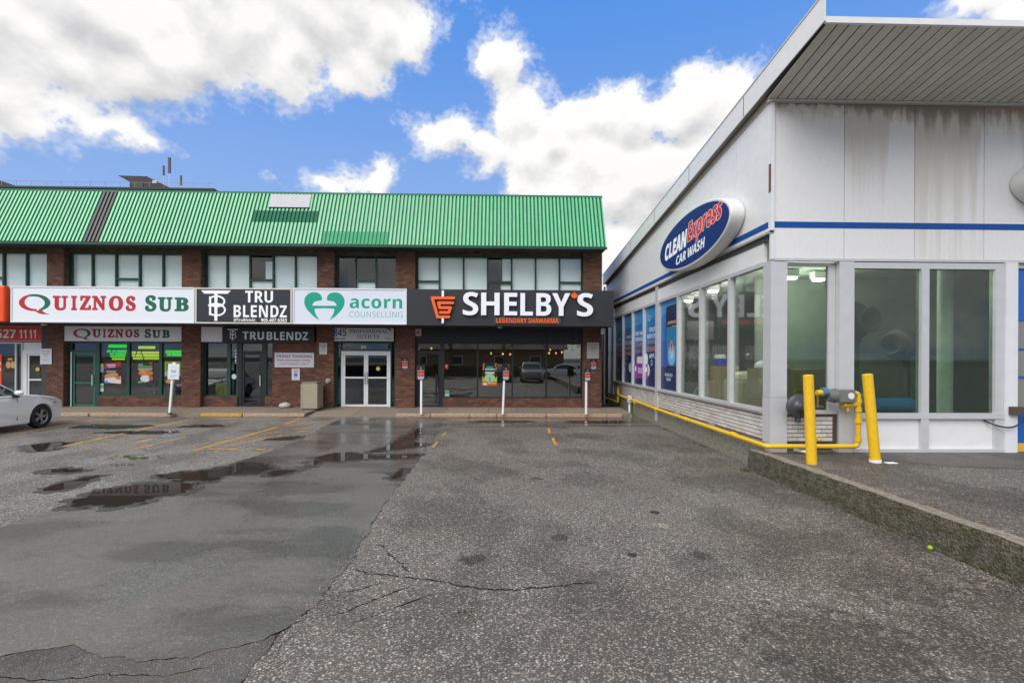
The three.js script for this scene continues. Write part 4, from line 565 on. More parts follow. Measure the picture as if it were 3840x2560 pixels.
poster('food poster with a crimson banner in the first sandwich shop window', -14.82, -14.22, 0.98, 1.84, (x, w, h) => { x.fillStyle = '#2b2023'; x.fillRect(0, 0, w, h); x.fillStyle = '#b01f3f'; x.beginPath(); x.moveTo(0, 26); x.lineTo(w, 0); x.lineTo(w, 50); x.lineTo(0, 80); x.fill(); bars(x, '#d7b0bd', [[24, 26, 110, 18], [40, 50, 90, 14]]); bars(x, '#7d9698', [[20, 100, 120, 22]]); x.fillStyle = '#c98a4c'; x.beginPath(); x.ellipse(80, 160, 90, 34, -0.15, 0, 7); x.fill(); x.fillStyle = '#d8d2cf'; x.beginPath(); x.moveTo(0, 190); x.lineTo(w, 165); x.lineTo(w, 250); x.lineTo(0, 232); x.fill(); x.fillStyle = '#c4702a'; x.beginPath(); x.ellipse(160, 180, 38, 18, 0.3, 0, 7); x.fill(); x.fillStyle = '#1e8fd6'; x.beginPath(); x.arc(22, 228, 18, 0, 7); x.fill(); });
poster('food poster of roast chicken in the middle sandwich shop window', -13.6, -13.02, 1.02, 1.86, (x, w, h) => { x.fillStyle = '#26282e'; x.fillRect(0, 0, w, h); bars(x, '#8fa6c2', [[4, 30, 60, 16]]); bars(x, '#5c9a32', [[4, 50, 180, 26]]); bars(x, '#8fb0b4', [[4, 80, 180, 20]]); x.fillStyle = '#cc6d2c'; x.beginPath(); x.ellipse(100, 136, 96, 36, 0, 0, 7); x.fill(); x.fillStyle = '#d8923f'; x.beginPath(); x.ellipse(70, 122, 50, 18, 0.4, 0, 7); x.fill(); x.fillStyle = '#cfd6da'; x.beginPath(); x.ellipse(96, 200, 64, 40, 0, 0, 7); x.fill(); x.fillStyle = '#b0641a'; x.beginPath(); x.arc(168, 196, 26, 0, 7); x.fill(); x.fillStyle = '#7db32a'; x.fillRect(4, 232, 60, 16); x.fillStyle = '#c3274a'; x.beginPath(); x.arc(166, 22, 18, 0, 7); x.fill(); });
poster('tall lime green poster in the window beside the brick pier', -12.6, -12.02, 1.0, 1.86, (x, w, h) => { x.fillStyle = '#86a80e'; x.fillRect(0, 0, w, h * 0.48); x.fillStyle = '#5f8410'; x.fillRect(20, 24, 80, 80); x.fillStyle = '#a9adb8'; x.fillRect(0, h * 0.48, w, h * 0.16); x.fillStyle = '#3c2f2b'; x.fillRect(0, h * 0.64, w, h * 0.36); x.fillStyle = '#c98d3a'; x.beginPath(); x.ellipse(70, 226, 60, 22, 0, 0, 7); x.fill(); x.fillStyle = '#2f9e58'; x.beginPath(); x.moveTo(20, 140); x.lineTo(60, 140); x.lineTo(40, 200); x.fill(); });
poster('small green and white card low in the first sandwich shop window', -15.0, -14.86, 0.72, 1.02, (x, w, h) => { x.fillStyle = '#bcc8cc'; x.fillRect(0, 0, w, h); x.fillStyle = '#58a860'; x.fillRect(0, 40, w, 110); });
poster('small lime and blue card high in the first sandwich shop window', -15.02, -14.86, 1.45, 1.76, (x, w, h) => { x.fillStyle = '#7f93bd'; x.fillRect(0, 0, w, h); x.fillStyle = '#8ab012'; x.fillRect(0, 0, w, 90); });
poster('colourful food poster with orange strip in the second restaurant window', -0.66, -0.10, 0.99, 1.86, (x, w, h) => { x.fillStyle = '#15181c'; x.fillRect(0, 0, w, h); x.fillStyle = '#cf7c22'; for (const [a, b] of [[16, 20], [184, 70], [180, 20], [14, 60]]) { x.beginPath(); x.ellipse(a, b, 10, 26, 0.3, 0, 7); x.fill(); } x.fillStyle = '#2aa58c'; x.fillRect(56, 40, 90, 18); bars(x, '#b9d5d2', [[36, 64, 130, 18], [36, 100, 130, 26]]); x.fillStyle = '#a9cf9a'; x.beginPath(); x.ellipse(100, 172, 72, 50, 0, 0, 7); x.fill(); x.fillStyle = '#5a9fd0'; x.fillRect(86, 170, 28, 44); x.fillStyle = '#c9b01e'; x.beginPath(); x.moveTo(0, 150); x.lineTo(66, 218); x.lineTo(0, 218); x.fill(); x.fillStyle = '#9ccb2a'; x.beginPath(); x.moveTo(w, 150); x.lineTo(134, 218); x.lineTo(w, 218); x.fill(); x.fillStyle = '#d2601c'; x.fillRect(0, 222, w, 38); x.fillStyle = '#d9d2c4'; x.fillRect(8, 228, 54, 26); bars(x, '#e9c9a8', [[70, 230, 118, 6]]); });
poster('small green card in the lower corner of the first restaurant window', -2.09, -1.92, 0.58, 0.80, (x, w, h) => { x.fillStyle = '#9fb7b8'; x.fillRect(0, 0, w, h); x.fillStyle = '#5d9a68'; x.fillRect(0, 20, w, 130); });
poster('little red card at the left of the first restaurant window', -2.09, -1.97, 1.62, 1.80, (x, w, h) => { x.fillStyle = '#cf3038'; x.fillRect(0, 0, w, h); x.fillStyle = '#e0a0a4'; x.fillRect(50, 40, 90, 120); });
poster('orange poster with food picture at the far left shop window', -18.46, -18.1, 1.42, 2.0, (x, w, h) => { x.fillStyle = '#3a1c14'; x.fillRect(0, 0, w, h); x.fillStyle = '#d9a06a'; x.beginPath(); x.ellipse(60, 130, 50, 60, 0, 0, 7); x.fill(); x.beginPath(); x.ellipse(150, 130, 44, 60, 0, 0, 7); x.fill(); x.fillStyle = '#c8b030'; x.fillRect(50, 20, 90, 34); });
poster('bright orange strip poster at the left edge of the view', -18.78, -18.6, 0.9, 2.1, (x, w, h) => { x.fillStyle = '#e2511c'; x.fillRect(0, 0, w, h); bars(x, '#f0d8c0', [[30, 60, 140, 26], [30, 110, 140, 26]]); });
poster('round white sticker on the barber side window', -10.12, -9.94, 1.2, 1.4, (x, w, h) => { x.fillStyle = '#3a4046'; x.fillRect(0, 0, w, h); x.fillStyle = '#d3dadd'; x.beginPath(); x.ellipse(100, 130, 96, 124, 0, 0, 7); x.fill(); });
for (const [label, x, y, z] of [['round yellow sticker on the right office door', -4.62, 1.62, -19.138], ['round yellow sticker on the white shop door at far left', -17.26, 1.55, -19.138]]) one('door_sticker', label, 'sticker', cyl(0.075, 0.075, 0.006, x, y, z + 0.02, 24, 'z'), mat([0.72, 0.52, 0.03], 0.5), 'stickers on doors');
// striped barber pole emblem
{ const s = thing('barber_pole', 'blue and white striped barber pole strip beside the black door', 'barber pole', [0, 0, 0]); part('strip', face(-9.99, -9.9, 1.8, 2.3, -19.13), printed(canvas(40, 200, (x, w, h) => { x.fillStyle = '#dfe4ea'; x.fillRect(0, 0, w, h); x.fillStyle = '#1e58a8'; for (let i = -1; i < 6; i++) { x.beginPath(); x.moveTo(0, i * 50 + 30); x.lineTo(w, i * 50); x.lineTo(w, i * 50 + 22); x.lineTo(0, i * 50 + 52); x.fill(); } }), 0.4), s); }
// blank weathered board on the roof
{ const s = thing('roof_board', 'blank weathered grey board mounted high on the green roof', 'board'); const c = eave.clone().addScaledVector(slope, 0.83).addScaledVector(out, 0.06), g = new THREE.BoxGeometry(1.48, 0.60, 0.03); g.rotateX(-Math.atan2(-slope.z, slope.y)); g.translate(-7.86, c.y, c.z); part('board_panel', uvm(g), mat([0.46, 0.46, 0.48], 0.6, { map: grimeTex }), s); const e = new THREE.BoxGeometry(1.52, 0.03, 0.05); e.rotateX(-Math.atan2(-slope.z, slope.y)); const b = eave.clone().addScaledVector(slope, 0.695).addScaledVector(out, 0.05); e.translate(-7.86, b.y, b.z); part('bracket', e, M.darkGrey, s); }
// ------------------------------------------------------------------ the car wash
const wash = thing('car_wash_building', 'white panelled car wash with blue stripe and flaring flat roof', 'building');
const wl = (g) => g.rotateY(-Math.PI / 2);                     // drawn as (z, y, -x): turns to the long wall that looks towards -x
const wallTop = (z) => 6.69 - 0.097 * (-z - 8.9), fasB = (z) => 6.97 - 0.1003 * (-z - 7.2);
function prism(pts, depth) { const s = new THREE.Shape(pts.map(([a, b]) => new THREE.Vector2(a, b))); return new THREE.ExtrudeGeometry(s, { depth, bevelEnabled: false }); }
// long wall, upper panels
const seams = [-8.93, -10.19, -11.45, -12.66, -13.93, -15.21, -16.34, -17.5, -18.65, -19.78, -20.95, -22.1, -22.7];
part('wall_core', wl(prism([[-22.7, 4.2], [-9.0, 4.2], [-9.0, wallTop(-9.0) + 0.02], [-22.7, wallTop(-22.7) + 0.02]], 0.08).translate(0, 0, -4.96)), M.darkGrey, wash);
for (let i = 0; i + 1 < seams.length; i++) {
  const a = seams[i + 1] + 0.005, b = seams[i] - 0.005;
  part('cladding_panel', uvm(wl(prism([[a, 4.345], [b, 4.345], [b, wallTop(b)], [a, wallTop(a)]], 0.03).translate(0, 0, -4.878))), M.panel, wash);
  part('blue_stripe', wl(bx(a, b, 4.41, 4.52, -4.847, -4.842)), M.blue, wash);
}
part('drip_edge', wl(bx(-22.7, -8.92, 4.300, 4.335, -4.93, -4.835)), mat([0.33, 0.30, 0.27], 0.6), wash);
for (const [a, b] of [[-22.6, -15.47], [-15.37, -9.18]]) part('spandrel_panel', wl(bx(a, b, 3.84, 4.297, -4.96, -4.90)), M.panel, wash);
// front, upper panels with weather stains
const stain = canvas(1280, 640, (x, w, h) => {
  const im = x.createImageData(w, h), d = im.data, X0 = 4.9, X1 = 11.4, Y0 = 3.82, Y1 = 6.69;
  const soot = (X) => { const p = (X - 4.93) / 1.29; return p < 1 ? 0.16 : p < 2 ? 0.5 : p < 3 ? 0.8 : p < 4 ? 0.55 : 0.5; }, tan = (X) => { const p = (X - 4.93) / 1.29, f = p - Math.floor(p); const e = f + 0.05 * n2(X * 3, 8); return p < 1 ? 0.3 : p < 2 ? lerp(1.7, 0.45, sstep(0.56, 0.66, e)) : p < 3 ? lerp(2.7, 0.6, sstep(0.86, 0.94, e)) : p < 4 ? lerp(0.6, 1.2, sstep(0.45, 0.6, e)) : 1; };
  for (let j = 0; j < h; j++) for (let i = 0; i < w; i++) {
    const X = lerp(X0, X1, i / w), Y = lerp(Y1, Y0, j / h), dn = Y1 - Y, run = 0.5 + 0.5 * n2(X * 4, 3) + 0.25 * n2(X * 13, 9) + 0.08 * n2(X * 50, 2), tl = tan(X) * (0.55 + 0.75 * clamp(run)), sl = soot(X) * (0.35 + 0.5 * clamp(0.5 + n2(X * 6 + 9, 1) * 0.9 + n2(X * 31, 4) * 0.3));
    const rag = 0.10 * fbm2(X * 8, Y * 5, 3), T = (1 - sstep(tl * 0.35, tl * 1.15, dn + rag)) * (0.50 + 0.06 * n2(X * 12, Y)), S = (1 - sstep(sl * 0.15, sl * 1.1, dn + rag * 0.7)) * 0.85, g = 0.97 + 0.04 * fbm2(X * 12, Y * 4, 3), low = X > 7.55 && X < 8.8 && Y < 4.4 ? 0.25 * clamp(0.5 + n2(X * 14, 6)) : 0;
    let c = [0.73 * g, 0.73 * g, 0.725 * g]; const t = clamp(T + low * 0.5); c = [lerp(c[0], 0.47, t), lerp(c[1], 0.42, t), lerp(c[2], 0.31, t)]; const os = X > 8.8 ? 0.35 * S : 0; c = [lerp(c[0], 0.17 + os * 0.25, S), lerp(c[1], 0.135 + os * 0.1, S), lerp(c[2], 0.095, S)];
    const o = (j * w + i) * 4; d[o] = s8(c[0]); d[o + 1] = s8(c[1]); d[o + 2] = s8(c[2]); d[o + 3] = 255;
  }
  x.putImageData(im, 0, 0);
});
M.stained = phys([1, 1, 1], 0.42, { map: stain, clearcoat: 0.12, clearcoatRoughness: 0.4 });
const fs = [4.93, 6.22, 7.52, 8.81, 10.1, 11.4];
part('front_core', bx(4.95, 14.4, 3.86, 6.68, -9.05, -8.95), M.darkGrey, wash);
for (let i = 0; i + 1 < fs.length; i++) {
  const g = bx(fs[i] + 0.005, fs[i + 1] - 0.005, 3.865, 6.675, -8.945, -8.905), p = g.attributes.position, uv = g.attributes.uv; for (let k = 0; k < p.count; k++) uv.setXY(k, (p.getX(k) - 4.9) / 6.5, (p.getY(k) - 3.82) / 2.87);
  part('cladding_panel', g, M.stained, wash); part('blue_stripe', bx(fs[i] + 0.003, fs[i + 1] - 0.003, 4.41, 4.52, -8.904, -8.899), M.blue, wash);
}
part('cladding_panel', bx(11.405, 14.4, 3.865, 6.675, -8.945, -8.905), M.panel, wash);
part('front_lip', bx(4.93, 14.4, 3.815, 3.86, -8.98, -8.885), M.alu, wash); part('corner_trim', [bx(4.855, 4.925, 4.36, 6.69, -8.93, -8.875), bx(4.875, 4.925, 3.84, 4.29, -8.95, -8.885)], M.whiteMetal, wash); part('rusty_strip', bx(4.845, 4.86, 5.05, 5.55, -8.93, -8.872), mat([0.16, 0.09, 0.05], 0.8), wash);
part('soffit_moulding', bx(4.8, 14.4, 6.655, 6.70, -8.90, -8.84), mat([0.5, 0.49, 0.45], 0.5), wash);
// roof
part('side_fascia', uvm(wl(prism([[-22.86, fasB(-22.86)], [-7.18, fasB(-7.18)], [-7.18, fasB(-7.18) + 0.40], [-22.86, fasB(-22.86) + 0.46]], 0.02).translate(0, 0, -4.73))), M.panel, wash);
part('fascia_cap', wl(prism([[-22.88, fasB(-22.88) + 0.46], [-7.16, fasB(-7.16) + 0.40], [-7.16, fasB(-7.16) + 0.43], [-22.88, fasB(-22.88) + 0.49]], 0.06).translate(0, 0, -4.76)), M.alu, wash);
for (const z of [-9.6, -12.4, -15.2, -18.0, -20.6]) part('fascia_joint', wl(prism([[z - 0.006, fasB(z) + 0.01], [z + 0.006, fasB(z) + 0.01], [z + 0.006, fasB(z) + 0.39], [z - 0.006, fasB(z) + 0.39]], 0.004).translate(0, 0, -4.709)), M.darkGrey, wash);
part('side_soffit', wl(prism([[-22.8, fasB(-22.8) + 0.03], [-7.2, fasB(-7.2) + 0.03], [-7.2, fasB(-7.2) + 0.06], [-22.8, fasB(-22.8) + 0.06]], 0.24).translate(0, 0, -4.97)), mat([0.30, 0.28, 0.25], 0.8), wash);
part('eave_moulding', wl(prism([[-22.7, wallTop(-22.7) - 0.03], [-8.9, wallTop(-8.9) - 0.03], [-8.9, wallTop(-8.9) + 0.10], [-22.7, wallTop(-22.7) + 0.10]], 0.06).translate(0, 0, -4.90)), mat([0.35, 0.32, 0.28], 0.7), wash);
part('roof_slab', wl(prism([[-22.8, fasB(-22.8) + 0.07], [-7.24, fasB(-7.24) + 0.032], [-7.24, fasB(-7.24) + 0.06], [-22.8, fasB(-22.8) + 0.3]], 9.7).translate(0, 0, -14.45)), M.soffitDark, wash);
part('front_fascia', bx(4.735, 14.45, 6.955, 7.045, -7.235, -7.19), M.panel, wash);
{
  const mats = [[0.66, 0.645, 0.58], [0.63, 0.615, 0.555], [0.69, 0.67, 0.605]].map((c) => mat(c, 0.55, { map: streakTex })), w = 0.176;
  part('soffit_backing', (() => { const g = bx(4.75, 14.4, 0, 0.02, -8.86, -7.24), p = g.attributes.position; for (let k = 0; k < p.count; k++) p.setY(k, p.getY(k) + lerp(6.735, 6.995, (p.getZ(k) + 8.86) / 1.62)); return g; })(), M.soffitDark, wash);
  for (let i = 0; i < 46; i++) { const a = 4.77 + i * w, g = bx(a + 0.012, a + w - 0.012, 0, 0.018, -8.845, -7.24), p = g.attributes.position; for (let k = 0; k < p.count; k++) p.setY(k, p.getY(k) + lerp(6.705, 6.96, (p.getZ(k) + 8.845) / 1.605)); g.computeVertexNormals(); part('soffit_plank', g, mats[(i * 7) % 3], wash); }
}
// posts, windows and the brick base
M.washGlass = phys([0.60, 0.70, 0.62], 0.0, { transmission: 0.985, thickness: 0, ior: 1.52, map: grimeTex });
M.washGlassClear = phys([0.84, 0.90, 0.86], 0.02, { transmission: 0.97, thickness: 0, ior: 1.52 });
part('corner_post', [bx(4.88, 5.18, 1.35, 3.81, -9.16, -8.90), bx(4.875, 5.185, 0.36, 1.345, -9.165, -8.895)], M.alu, wash);
part('post', bx(6.13, 6.40, 0.36, 3.81, -9.1, -8.89), M.alu, wash); part('post', bx(9.19, 9.41, 0.34, 3.81, -9.1, -8.86), M.whiteMetal, wash);
{ const f = part('window', [bx(5.186, 5.22, 1.09, 3.80, -9.08, -9.0), bx(6.0, 6.125, 1.09, 3.80, -9.08, -9.0), bx(5.22, 6.0, 3.74, 3.80, -9.08, -9.0), bx(5.19, 6.125, 1.05, 1.11, -9.1, -8.93)], M.alu, wash); part('pane', bx(5.22, 6.0, 1.11, 3.74, -9.05, -9.04), M.washGlass, f); }
{ const f = part('window', [bx(6.405, 6.42, 1.07, 3.69, -9.0, -8.91), bx(7.65, 7.79, 1.07, 3.69, -9.02, -8.89), bx(9.03, 9.185, 0.40, 3.69, -9.02, -8.9), bx(6.405, 9.185, 3.69, 3.80, -9.02, -8.9), bx(6.405, 9.185, 0.97, 1.07, -9.02, -8.885), bx(7.65, 7.79, 0.42, 0.97, -9.02, -8.89), bx(6.405, 9.185, 0.335, 0.42, -9.02, -8.885), bx(6.405, 6.43, 0.42, 0.97, -9.02, -8.9)], M.alu, wash); part('pane', bx(6.42, 7.65, 1.07, 3.69, -8.965, -8.955), M.washGlass, f); part('pane', bx(7.79, 9.03, 1.07, 3.69, -8.965, -8.955), M.washGlass, f); part('lower_panel', bx(6.43, 7.65, 0.42, 0.97, -8.975, -8.955), M.panel, f); part('lower_panel', bx(7.79, 9.03, 0.42, 0.97, -8.975, -8.955), M.panel, f); }
{
  const A = [[-9.16, -10.50], [-10.60, -12.04], [-12.14, -13.60], [-13.70, -15.30]], B = [[-15.55, -16.88], [-16.98, -18.32], [-18.42, -19.78], [-19.88, -21.30]];
  for (const set of [A, B]) {
    const e0 = set[0][0], e1 = set.at(-1)[1], bars = [bx(e1, e0, 3.76, 3.84, -5.0, -4.875), bx(e1, e0, 1.06, 1.12, -5.0, -4.875)];
    for (let i = 0; i + 1 < set.length; i++) bars.push(bx(set[i + 1][0], set[i][1], 1.12, 3.76, -5.0, -4.872)); bars.push(bx(e1, e1 + 0.03, 1.12, 3.76, -5.0, -4.872));
    const f = part('window', bars.map(wl), M.alu, wash); for (const [a, b] of set) part('pane', wl(bx(b, a, 1.12, 3.76, -4.975, -4.965)), set === A ? M.washGlassClear : M.washGlass, f);
  }
  part('post', wl(bx(-15.545, -15.305, 0.12, 4.29, -4.98, -4.86)), M.alu, wash); part('post', wl(bx(-21.6, -21.305, 0.5, 4.29, -4.98, -4.86)), M.alu, wash); part('end_panel', wl(bx(-22.7, -21.605, 0.5, 4.29, -4.98, -4.9)), M.panel, wash);
  part('window_ledge', [wl(bx(-15.30, -9.17, 1.02, 1.055, -4.99, -4.845)), wl(bx(-21.3, -15.55, 1.02, 1.055, -4.99, -4.845))], mat([0.30, 0.27, 0.23], 0.8, { map: concTex }), wash);
}
// glazed white bricks, each its own piece; only the farthest are joined
{
  const wb = [[0.62, 0.60, 0.60], [0.56, 0.54, 0.53], [0.66, 0.64, 0.62], [0.52, 0.48, 0.43], [0.60, 0.55, 0.49]].map((c) => phys(c, 0.28, { clearcoat: 0.3, clearcoatRoughness: 0.2, map: grimeTex })), R = rng(5), far = [], pitch = 0.2125, ch = 0.0745, y0 = 0.545, bw = wl(bx(-0.10125, 0.10125, -0.0305, 0.0305, -0.006, 0.006)), hw = wl(bx(-0.048, 0.048, -0.0305, 0.0305, -0.006, 0.006)), bf = bx(-0.10125, 0.10125, -0.0305, 0.0305, -0.006, 0.006), hf = bx(-0.048, 0.048, -0.0305, 0.0305, -0.006, 0.006);
  const base = part('brick_base', [wl(bx(-21.6, -9.17, 0.53, 1.02, -4.99, -4.894)), bx(5.19, 6.125, 0.53, 1.05, -9.05, -8.936)], mat([0.075, 0.052, 0.04], 0.9), wash);
  for (let r = 0; r < 6; r++) {
    const y = y0 + ch * (r + 0.5) + 0.01; let z = -9.18;
    if (r % 2) { const b = part('brick', hw, wb[(R() * 5) | 0], base); b.position.set(4.890, y, z - 0.048); z -= 0.106; }
    for (; z > -21.4; z -= pitch) { const c = z - 0.10125; if (z > -17.6) { const b = part('brick', bw, wb[(R() * 5) | 0], base); b.position.set(4.890 - 0.002 * R(), y, c); } else { R(); far.push(bw.clone().translate(4.89, y, c)); } }
    let x = 5.195; if (r % 2) { const b = part('brick', hf, wb[(R() * 5) | 0], base); b.position.set(x + 0.048, y, -8.932); x += 0.106; } for (; x + 0.1 < 6.12; x += pitch) { const w = Math.min(0.2025, 6.12 - x), b = part('brick', w > 0.19 ? bf : hf, wb[(R() * 5) | 0], base); b.position.set(x + (w > 0.19 ? 0.10125 : 0.048), y, -8.932); }
  }
  stuff('far_bricks', merge(far), wb[0], base);
}
// mossy concrete: foundation and the retaining kerb
const moss = data(1024, 512, (i, j) => { const n = fbm2(i / 40, j / 30, 6), m = sstep(-0.3, 0.35, fbm2(i / 120 + 9, j / 80 + 3, 6) + 0.3 * fbm2(i / 9, j / 9, 3)), s = sstep(0.32, 0.5, fbm2(i / 14 + 40, j / 14, 3)), g = 1 + 0.75 * n; return [s8(lerp(0.115, 0.066, m) * g + s * 0.09), s8(lerp(0.102, 0.062, m) * g + s * 0.08), s8(lerp(0.078, 0.028, m) * g + s * 0.06)]; });
const stoneBump = data(512, 512, (() => { const r = rng(91); return (i, j) => { const v = clamp(0.5 + 0.8 * fbm2(i / 22, j / 22, 5) + 0.2 * (r() - 0.5)) * 255; return [v, v, v]; }; })(), false);
for (const t of [moss]) t.repeat.set(0.55, 1.1); M.moss = mat([1, 1, 1], 0.9, { map: moss, bumpMap: stoneBump, bumpScale: 0.02 });
part('foundation', wl(bx(-22.7, -9.05, -0.1, 0.528, -5.2, -4.865)), mat([0.30, 0.285, 0.225], 0.9, { map: concTex, bumpMap: stoneBump, bumpScale: 0.012 }), wash);
part('foundation', bx(5.19, 14.4, 0.0, 0.33, -9.3, -8.96), M.concreteDark, wash);
// shell behind
part('floor', bx(5.0, 14.4, 0.2, 0.37, -22.6, -9.06), mat([0.16, 0.16, 0.15], 0.5), wash); part('ceiling', bx(4.99, 14.4, 4.2, 4.3, -22.6, -9.06), mat([0.34, 0.36, 0.32], 0.9), wash); part('inner_wall', bx(14.4, 14.6, 0, 6.6, -22.7, -8.9), mat([0.45, 0.47, 0.42], 0.9), wash); part('back_wall', bx(4.98, 14.4, 0, 5.4, -22.9, -22.7), mat([0.36, 0.37, 0.33], 0.9), wash); part('inner_partition', bx(6.9, 14.3, 0.37, 4.2, -13.4, -13.3), mat([0.24, 0.27, 0.235], 0.8), wash);
// roll-up door
{ const d = part('roll_up_door', [bx(9.415, 13, 2.79, 3.72, -9.04, -8.99), bx(9.415, 13, 0.52, 1.18, -9.04, -8.99), bx(9.415, 13, 2.23, 2.26, -9.04, -8.99), bx(9.415, 13, 1.71, 1.75, -9.04, -8.99), bx(9.415, 13, 2.765, 2.79, -9.04, -8.99)], phys([0.008, 0.11, 0.46], 0.4, { map: streakTex }), wash); for (const [a, b] of [[2.26, 2.765], [1.75, 2.23], [1.18, 1.71]]) part('door_pane', bx(9.415, 13, a, b, -9.03, -9.005), mat([0.22, 0.22, 0.20], 0.35), d); part('bottom_seal', bx(9.415, 13, 0.36, 0.515, -9.06, -8.98), mat([0.7, 0.4, 0.05], 0.5), d); part('door_head', bx(9.415, 14.4, 3.725, 3.81, -9.05, -8.95), M.alu, wash); }
part('door_rail', [bx(9.235, 9.45, 1.06, 1.2, -8.855, -8.78), bx(9.40, 9.62, 1.10, 1.17, -8.85, -8.80)], mat([0.09, 0.055, 0.04], 0.7), wash);
part('hose', spline([[8.86, 0.94, -8.94], [9.0, 0.86, -8.86], [9.22, 0.83, -8.8], [9.42, 0.93, -8.79], [9.5, 1.08, -8.79]], 0.014), M.rubber, wash);
// raised forecourt and its kerb
{
  const g = sheet([[4.72, -8.96], [40, -8.96], [40, 60], [5.05, 60]], [], 0.36, boxF); struct('raised_forecourt', g, M.oldFar);
  struct('forecourt_patch', sheet(jag([[6.35, -8.92], [40, -8.92], [40, -7.3], [8.6, -7.42], [7.0, -7.7], [6.4, -8.3], [6.35, -8.92]], 0.03, 0.15, 6), [], 0.364, [-4.2, -1.5, -3.8, -2.2]), M.edge);
  const K = 70, kg = new THREE.BoxGeometry(1, 1, 1, 2, 6, K), p = kg.attributes.position;
  for (let k = 0; k < p.count; k++) { const t = 0.5 - p.getZ(k), z = lerp(4.0, -9.1, t), xl = lerp(4.83, 4.575, t), top = p.getY(k) > 0.45, left = p.getX(k) < -0.4, y = lerp(-0.06, 0.385, p.getY(k) + 0.5) + (top ? 0.008 * n2(z * 1.7, 2) + 0.012 * Math.min(0, n2(z * 4, 9)) : 0); p.setXYZ(k, lerp(xl, xl + 0.2, p.getX(k) + 0.5) + (left ? 0.012 * n2(z * 2.3, p.getY(k) * 5) + 0.008 * n2(z * 9, y * 9) + (top ? 0.012 + 0.02 * Math.max(0, n2(z * 5, 7)) : 0) : 0), y, z); }
  kg.computeVertexNormals(); uvm(kg); const tops = [], sides = [], idx = kg.index.array, nn = kg.attributes.normal; for (let i = 0; i < idx.length; i += 3) (nn.getY(idx[i]) + nn.getY(idx[i + 1]) + nn.getY(idx[i + 2]) > 2.0 ? tops : sides).push(idx[i], idx[i + 1], idx[i + 2]);
  kg.setIndex([...sides, ...tops]); kg.clearGroups(); kg.addGroup(0, sides.length, 0); kg.addGroup(sides.length, tops.length, 1);
  const kerb = part('retaining_kerb', kg, [M.moss, mat([0.36, 0.30, 0.235], 0.85, { map: concTex, bumpMap: stoneBump, bumpScale: 0.02 })]); tag(kerb, 'low mossy concrete retaining kerb edging the raised forecourt', 'kerb');
}
// oval signs
function oval(label, turn, at) {
  const s = thing('oval_sign', label, 'sign', at, 'oval blue signs on the car wash'); s.rotation.y = turn; const el = (a, b) => { const e = new THREE.Shape(); e.absellipse(0, 0, a, b, 0, Math.PI * 2, false); return e; };
  part('sign_body', new THREE.ExtrudeGeometry(el(2.16, 0.645), { depth: 0.20, bevelEnabled: true, bevelThickness: 0.05, bevelSize: 0.035, bevelSegments: 4, curveSegments: 64 }).translate(0, 0, 0.05), phys([0.66, 0.66, 0.64], 0.35, { map: grimeTex }), s);
  const g = new THREE.ShapeGeometry(el(2.13, 0.618), 64), p = g.attributes.position, uv = g.attributes.uv; for (let i = 0; i < p.count; i++) uv.setXY(i, p.getX(i) / 4.26 + 0.5, p.getY(i) / 1.236 + 0.5); g.translate(0, 0, 0.306);
  part('sign_face', g, phys([1, 1, 1], 0.5, { specularIntensity: 0.35, map: canvas(1200, 334, (x, w, h) => {
    x.fillStyle = '#0d2c6e'; x.fillRect(0, 0, w, h); x.save(); x.translate(w / 2, h / 2); x.rotate(-0.045); x.translate(-w / 2, -h / 2);
    fit(x, 'CLEAN', SB, w * 0.09, h * 0.28, w * 0.455, h * 0.60, '#eef1f4', -0.28, 7); x.save(); x.lineJoin = 'round'; const ex = [w * 0.475, h * 0.20, w * 0.905, h * 0.66];
    for (const o of [[-7, 0], [7, 0], [0, -5], [0, 5], [-5, -4], [5, 4], [-5, 4], [5, -4]]) fit(x, 'Express', SB, ex[0] + o[0], ex[1] + o[1], ex[2] + o[0], ex[3] + o[1], '#f2f3f4', -0.28); fit(x, 'Express', SB, ...ex, '#d8231a', -0.28, 3); x.restore();
    fit(x, 'CAR WASH', SB, w * 0.29, h * 0.68, w * 0.71, h * 0.86, '#e9edf1', -0.3, 3); x.restore();
  }) }), s); return s;
}
oval('oval blue sign reading Clean Express Car Wash on the long wall', -Math.PI / 2, [4.84, 4.93, -11.95]);
oval('second oval sign, only its left rim showing at the right edge', 0, [11.46, 5.22, -8.9]);
